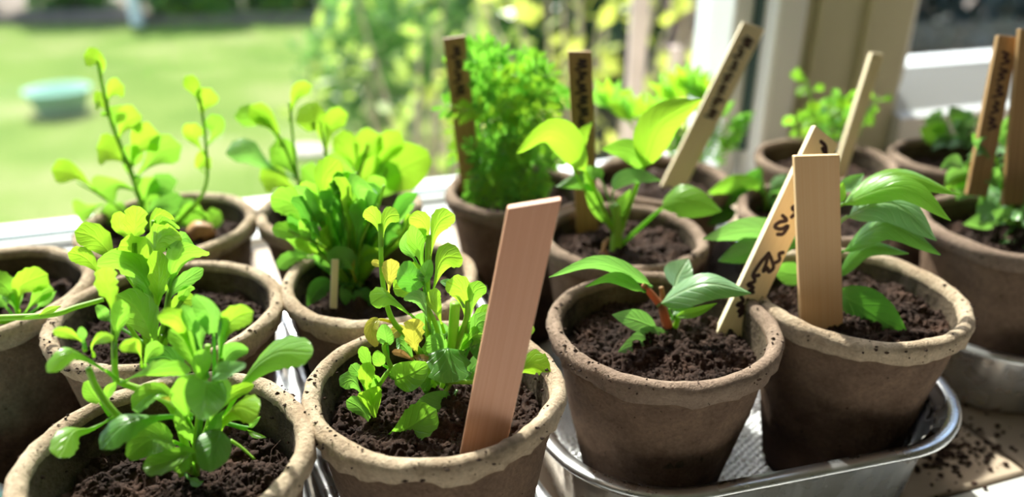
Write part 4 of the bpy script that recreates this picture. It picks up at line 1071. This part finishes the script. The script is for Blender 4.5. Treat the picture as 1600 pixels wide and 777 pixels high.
for i in range(110):
    x0 = 790+rng.uniform(-38, 42); y0 = rng.uniform(95, 300); a = rng.uniform(-1.5, 1.5); L = rng.uniform(45, 85)*(.8 if y0 > 200 else 1); d = rng.uniform(-.03, .02)
    x2 = x0+math.sin(a)*L; y2 = y0-math.cos(a)*L*.8 + 12
    if y2 < 48: y2 = 55
    x2 = min(max(x2, 695), 892)
    pinnate(R_, Y, [(x0, y0+6, d*.4), ((x0+x2)/2, (y0+y2)/2-6, d), (x2, y2+rng.uniform(-4, 10), d)], rng.uniform(34, 56), rng.choice(['fern','fern','lime','lime2']), i)
for i in range(12):
    x0 = 738+i*10; pinnate(R_, Y, [(x0+8, 255, -.02), (x0, 285, -.03), (x0-4+rng.uniform(-5,5), 318, -.034)], 36, rng.choice(['lime','fern','lime2']), 200+i)

# ---- broad-leaved seedling
R_, Y = plant('broad_leaved_seedling', 'P9', 965, 400, 'seedling with long stalks and broad glowing leaves in front of the upright brown label', 'seedling', hs=.010)
stem(R_, Y, [(963,402),(963,380),(965,352),(962,320)], (.0030,.0020))
for a in [
 ('ovate',58,-20,-.3,[(962,372),(915,268,-.004),(868,208,-.010),(808,240,-.020)],'lime2'),
 ('ovate',30,0,-.1,[(962,372),(895,262,-.002),(908,215),(926,190)],'lime2'),
 ('ovate',70,15,-.3,[(966,372),(1005,262,-.002),(1032,195,-.006),(1098,156,-.008)],'lime2'),
 ('ovate',40,0,-.1,[(966,365),(1000,268,0),(985,236,0),(940,232,0)],'lime'),
 ('ovate',60,-10,-.3,[(968,385),(1034,326,-.004),(1062,312,-.008),(1128,330,-.014)],'lime'),
 ('ovate',30,20,-.2,[(964,360),(958,298,-.002),(985,276,-.004),(1032,282,-.006)],'fuchsia'),
 ('ovate',26,10,-.2,[(962,362),(930,300),(906,284),(868,292)],'fresh'),
 ('lance',26,0,.2,[(963,370),(968,345,.003),(974,320,.003),(985,296,.003)],'lime'),
 ('lance',24,0,.2,[(963,372),(950,350),(938,335),(912,270)],'lime'),
 ('ovate',24,0,.2,[(966,365),(940,280,.01),(925,270,.01),(900,265,.01)],'fresh'),
]: leaf(R_, Y, *a)
stem(R_, Y, [(952,402,-.004),(942,385,-.006),(952,372,-.006),(938,398,-.008)], .0006, 'brownstem', 'root')

# ---- back row plants
R_, Y = plant('narrow_leaved_seedlings', 'P10', 1080, 250, 'upright narrow-leaved seedlings in the back pot left of the leaning label', 'seedlings')
for i, (x0, x1, y1) in enumerate(((1050, 1030, 150), (1070, 1075, 105), (1090, 1100, 120), (1060, 1050, 120), (1040, 985, 150), (1095, 1112, 150), (1030, 950, 130))):
    stem(R_, Y, [(x0, 258, 0), ((x0+x1)/2, 200, 0), (x1, y1+30, 0)], (.0009,.0006))
    for q in range(5):
        a = -.9+1.8*q/4; L = 52
        leaf(R_, Y, 'lance', 18, 10, .2, [(x0+(x1-x0)*.6, 190, .002*q), (x1, y1+38, .003*q), (x1+math.sin(a)*L*.45, y1+38-math.cos(a)*L*.5, .004*q-.006), (x1+math.sin(a)*L*.9, y1+38-math.cos(a)*L*.95, .004*q-.01)], random.choice(['lime','lime2','fresh']), hd=False)
rng = random.Random(8)
for i in range(34):
    x0 = rng.uniform(1050, 1160); y0 = rng.uniform(190, 250)
    pinnate(R_, Y, [(x0-8, y0+14, 0), (x0, y0, -.004), (x0+rng.uniform(-15, 22), y0-rng.uniform(5, 25), -.006)], 24, rng.choice(['fern','lime','fern']), 300+i, 4)

R_, Y = plant('leafy_seedling', 'P11', 1190, 330, 'blurred dark-leaved seedling behind the handwritten leaning label', 'seedling')
for a in [('ovate',40,-25,-.3,[(1200,332),(1190,300),(1160,290),(1105,302,-.01)],'lime'), ('ovate',40,0,-.3,[(1200,332),(1205,300),(1225,290),(1260,300)],'fuchsia'), ('ovate',36,0,.2,[(1190,332),(1170,310),(1150,300),(1120,330)],'dark'),
          ('ovate',34,0,.2,[(1200,332),(1180,300,.006),(1175,285,.006),(1190,262,.006)],'dark'), ('ovate',38,-10,-.2,[(1195,332),(1215,310),(1235,305),(1265,330)],'dark'), ('ovate',28,0,.2,[(1190,332),(1150,330,-.004),(1135,335,-.006),(1105,352,-.01)],'dark'),
          ('ovate',30,0,.2,[(1200,332),(1210,318,-.006),(1220,330,-.01),(1230,350,-.014)],'dark')]:
    leaf(R_, Y, *a, hd=False)
stem(R_, Y, [(1197,334),(1196,312),(1190,285,.004)], .001)

R_, Y = plant('small_leaved_seedling', 'P12', 1290, 240, 'sparse bright green sprigs beside the thin pale stick at the window post', 'seedling')
for l_, n_, s_ in (([(1285,242),(1275,190),(1262,130)], 9, 24), ([(1292,242),(1310,190),(1318,150)], 9, 24), ([(1298,242),(1345,200),(1372,150)], 9, 22), ([(1280,242),(1250,215),(1240,190)], 6, 20), ([(1290,242),(1300,200),(1290,170)], 8, 24)):
    sprig(R_, Y, l_, n_, s_, ['round','spat'], ['lime','lime2','fresh'], n_+s_+l_[0][0], .8)

R_, Y = plant('bushy_herb', 'P13', 1590, 350, 'bushy herb with soft oval leaves in the large pot at the right edge', 'plant')
for l_, n_, s_ in (([(1590,352),(1570,290),(1545,215)], 20, 46), ([(1600,352),(1610,280),(1600,190)], 20, 50), ([(1600,352),(1640,290),(1650,200)], 12, 44), ([(1585,352),(1545,320),(1510,255)], 14, 42), ([(1595,356),(1590,345,-.02),(1570,345,-.03)], 10, 42), ([(1596,354),(1625,350,-.02),(1620,330,-.03)], 7, 36)):
    sprig(R_, Y, l_, n_, s_, ['ovate'], ['basil','basil','basil','fuchsia','fresh'], n_+s_+l_[0][0], .8, petiole=.5)
for a in [('ovate',44,0,-.1,[(1600,250),(1590,215),(1600,185),(1630,135)],'basil'), ('ovate',26,-25,-.3,[(1570,290),(1540,278),(1510,282),(1470,296)],'lime'), ('ovate',36,-15,-.2,[(1590,350),(1570,372,-.02),(1590,390,-.03),(1600,420,-.034)],'basil'), ('ovate',32,-15,-.2,[(1585,345),(1560,350,-.015),(1540,345,-.02),(1505,350,-.024)],'basil')]:
    leaf(R_, Y, *a, hd=False)
R_, Y = plant('leafy_seedling', 'P14', 1500, 245, 'pale green seedling in the back right pot below the right window', 'seedling')
for l_, n_, s_ in (([(1498,248),(1490,220),(1475,185)], 14, 40), ([(1505,248),(1525,215),(1530,180)], 12, 40)):
    sprig(R_, Y, l_, n_, s_, ['ovate'], ['basil','lime','fuchsia'], n_+s_+l_[0][0], .9, petiole=.5)

# ---- red-stemmed cutting (front right)
R_, Y = plant('toothed_leaf_cutting', 'A', 1047, 522, 'young cutting with red stem and pale toothed leaves, front right', 'seedling')
stem(R_, Y, [(1047,526),(1040,500),(1034,478)], (.0022,.0016), 'redstem'); stem(R_, Y, [(1036,482),(1022,465),(1006,446,-.002)], (.0015,.0011), 'redstem', 'branch')
stem(R_, Y, [(1034,478,.002),(1035,460,.003),(1033,449,.003)], (.0011,.0009), 'brownstem', 'cut_twig'); stem(R_, Y, [(1048,522),(1056,508),(1060,494)], (.0013,.0009), 'stem', 'branch')
stem(R_, Y, [(1038,480,.001),(1048,464,.003),(1052,455,.004)], (.0008,.0007), 'redstem', 'branch')
for a in [
 ('ovate',34,-38,-.35,[(1006,447,-.002),(1016,446,-.002),(940,413,-.004),(858,434,-.016)],'fuchsia'),
 ('ovate',26,-35,-.3,[(1006,450,-.002),(1005,456,-.003),(962,436,-.006),(914,449,-.014)],'fresh'),
 ('ovate',54,8,.1,[(1051,456,.004),(1054,450,.004),(1060,430,.012),(1076,405,.020)],'fuchsia'),
 ('ovate',62,-28,-.35,[(1036,480,0),(1032,474,-.001),(1100,444,-.006),(1174,458,-.010)],'fuchsia'),
 ('ovate',18,-10,.3,[(1058,500,-.001),(1058,494,-.002),(1088,488,-.006),(1121,474,-.008)],'lime'),
 ('ovate',20,-20,-.2,[(1052,500),(1046,482,.002),(1064,478,.004),(1088,476,.006)],'fresh'),
 ('ovate',38,10,.1,[(1042,516,0),(1024,512,-.002),(992,500,-.008),(956,492,-.014)],'fuchsia'),
 ('ovate',42,-5,.1,[(1044,520,0),(1042,520,-.003),(1004,534,-.010),(966,550,-.018)],'fuchsia'),
 ('ovate',18,0,.2,[(1046,505,.002),(1052,492,.004),(1060,478,.008),(1074,470,.010)],'fuchsia'),
]: leaf(R_, Y, *a, wave=.03)

# ---- plant in the tan label's pot
R_, Y = plant('arching_leaf_seedling', 'B', 1300, 470, 'seedling with arching oval leaves behind the tan bamboo label', 'seedling', hs=.010)
stem(R_, Y, [(1300,475),(1298,420),(1296,360),(1298,312)], (.0020,.0013)); 
for a in [
 ('ovate',50,-40,-.4,[(1298,330),(1318,318,0),(1400,272,0),(1500,304,-.008)],'lime'),
 ('ovate',46,-15,-.3,[(1298,340),(1320,318,-.004),(1410,292,-.012),(1486,345,-.022)],'lime'),
 ('ovate',66,-22,-.35,[(1298,365),(1325,338,-.006),(1395,318,-.010),(1464,376,-.020)],'fuchsia'),
 ('ovate',50,-28,-.3,[(1298,400),(1318,392,-.006),(1385,352,-.012),(1470,398,-.022)],'fresh'),
 ('ovate',34,-25,-.4,[(1298,440),(1308,432,-.004),(1350,388,-.008),(1420,396,-.016)],'fresh'),
 ('ovate',74,8,.12,[(1300,460),(1306,458,-.010),(1356,486,-.018),(1420,530,-.026)],'dark'),
 ('ovate',46,-25,-.2,[(1297,400),(1240,372,.010),(1170,360,.012),(1098,374,.006)],'fuchsia'),
 ('ovate',52,10,-.2,[(1297,410),(1250,380,.010),(1190,385,.010),(1122,408,.002)],'dark'),
 ('ovate',26,0,.2,[(1298,330),(1312,300,.006),(1328,288,.010),(1350,272,.014)],'fuchsia'),
 ('ovate',26,0,.3,[(1298,340),(1306,315,-.002),(1312,300,-.004),(1318,285,-.004)],'lime'),
 ('ovate',40,0,.1,[(1298,430),(1260,425,.01),(1235,428,.01),(1205,418,.008)],'fresh'),
]: leaf(R_, Y, *a, wave=.03)

# ------------------------------------------------------------------ loose things
p = G(316, 372, ZR-.010); o = blob('pebble', p + Vector((0,0,.003)), .0055, M_['pebble'], 3, None, (1.2,1,.9), 3); tag(o, 'orange-brown pebble on the soil of the back left pot', 'pebble')
p = G(666, 600, ZR-.012); o = blob('pebble', p + Vector((0,.0,.002)), .0022, M_['pebble'], 4, None, (1.1,1,1), 3); tag(o, 'small brown pebble at the stems beside the pinkish label', 'pebble')
# crumbs spilled on the tiles right of the tray
rng = random.Random(9); mb = MB()
for i in range(330):
    q = G(1468 + rng.gauss(0, 48), 702 + rng.gauss(0, 26), 0); s = rng.uniform(.0003, .0013)
    if q.x < .165 and q.y > .24: continue
    mb.add([(q.x+v[0]*s*1.3, q.y+v[1]*s, .0002+s*.5+v[2]*s*.7) for v in ICO[0]], ICO[1])
tag(mb.build('spilled_soil', M_['soil'], None, False), 'scattered dark soil crumbs on the tiles right of the front tray', 'soil', None, 'stuff')
# turquoise bowl at bottom left
bc = Vector((-.1885, .1790, 0)); mb = MB(); lathe(mb, [(.0,.002),(.018,.0),(.020,.002),(.027,.014),(.0305,.030),(.0298,.0312),(.0288,.030),(.0255,.015),(.018,.005),(.0,.004)], 48)
bowl = mb.build('bowl', M_['teal']); bowl.location = bc; tag(bowl, 'turquoise bowl with a white lip at the bottom left corner', 'bowl')
mb = MB(); lathe(mb, [(.0308,.0285),(.0316,.0300),(.0312,.0318),(.0298,.0322),(.0285,.0312),(.0283,.0295)], 48); mb.build('lip', M_['white'], bowl)
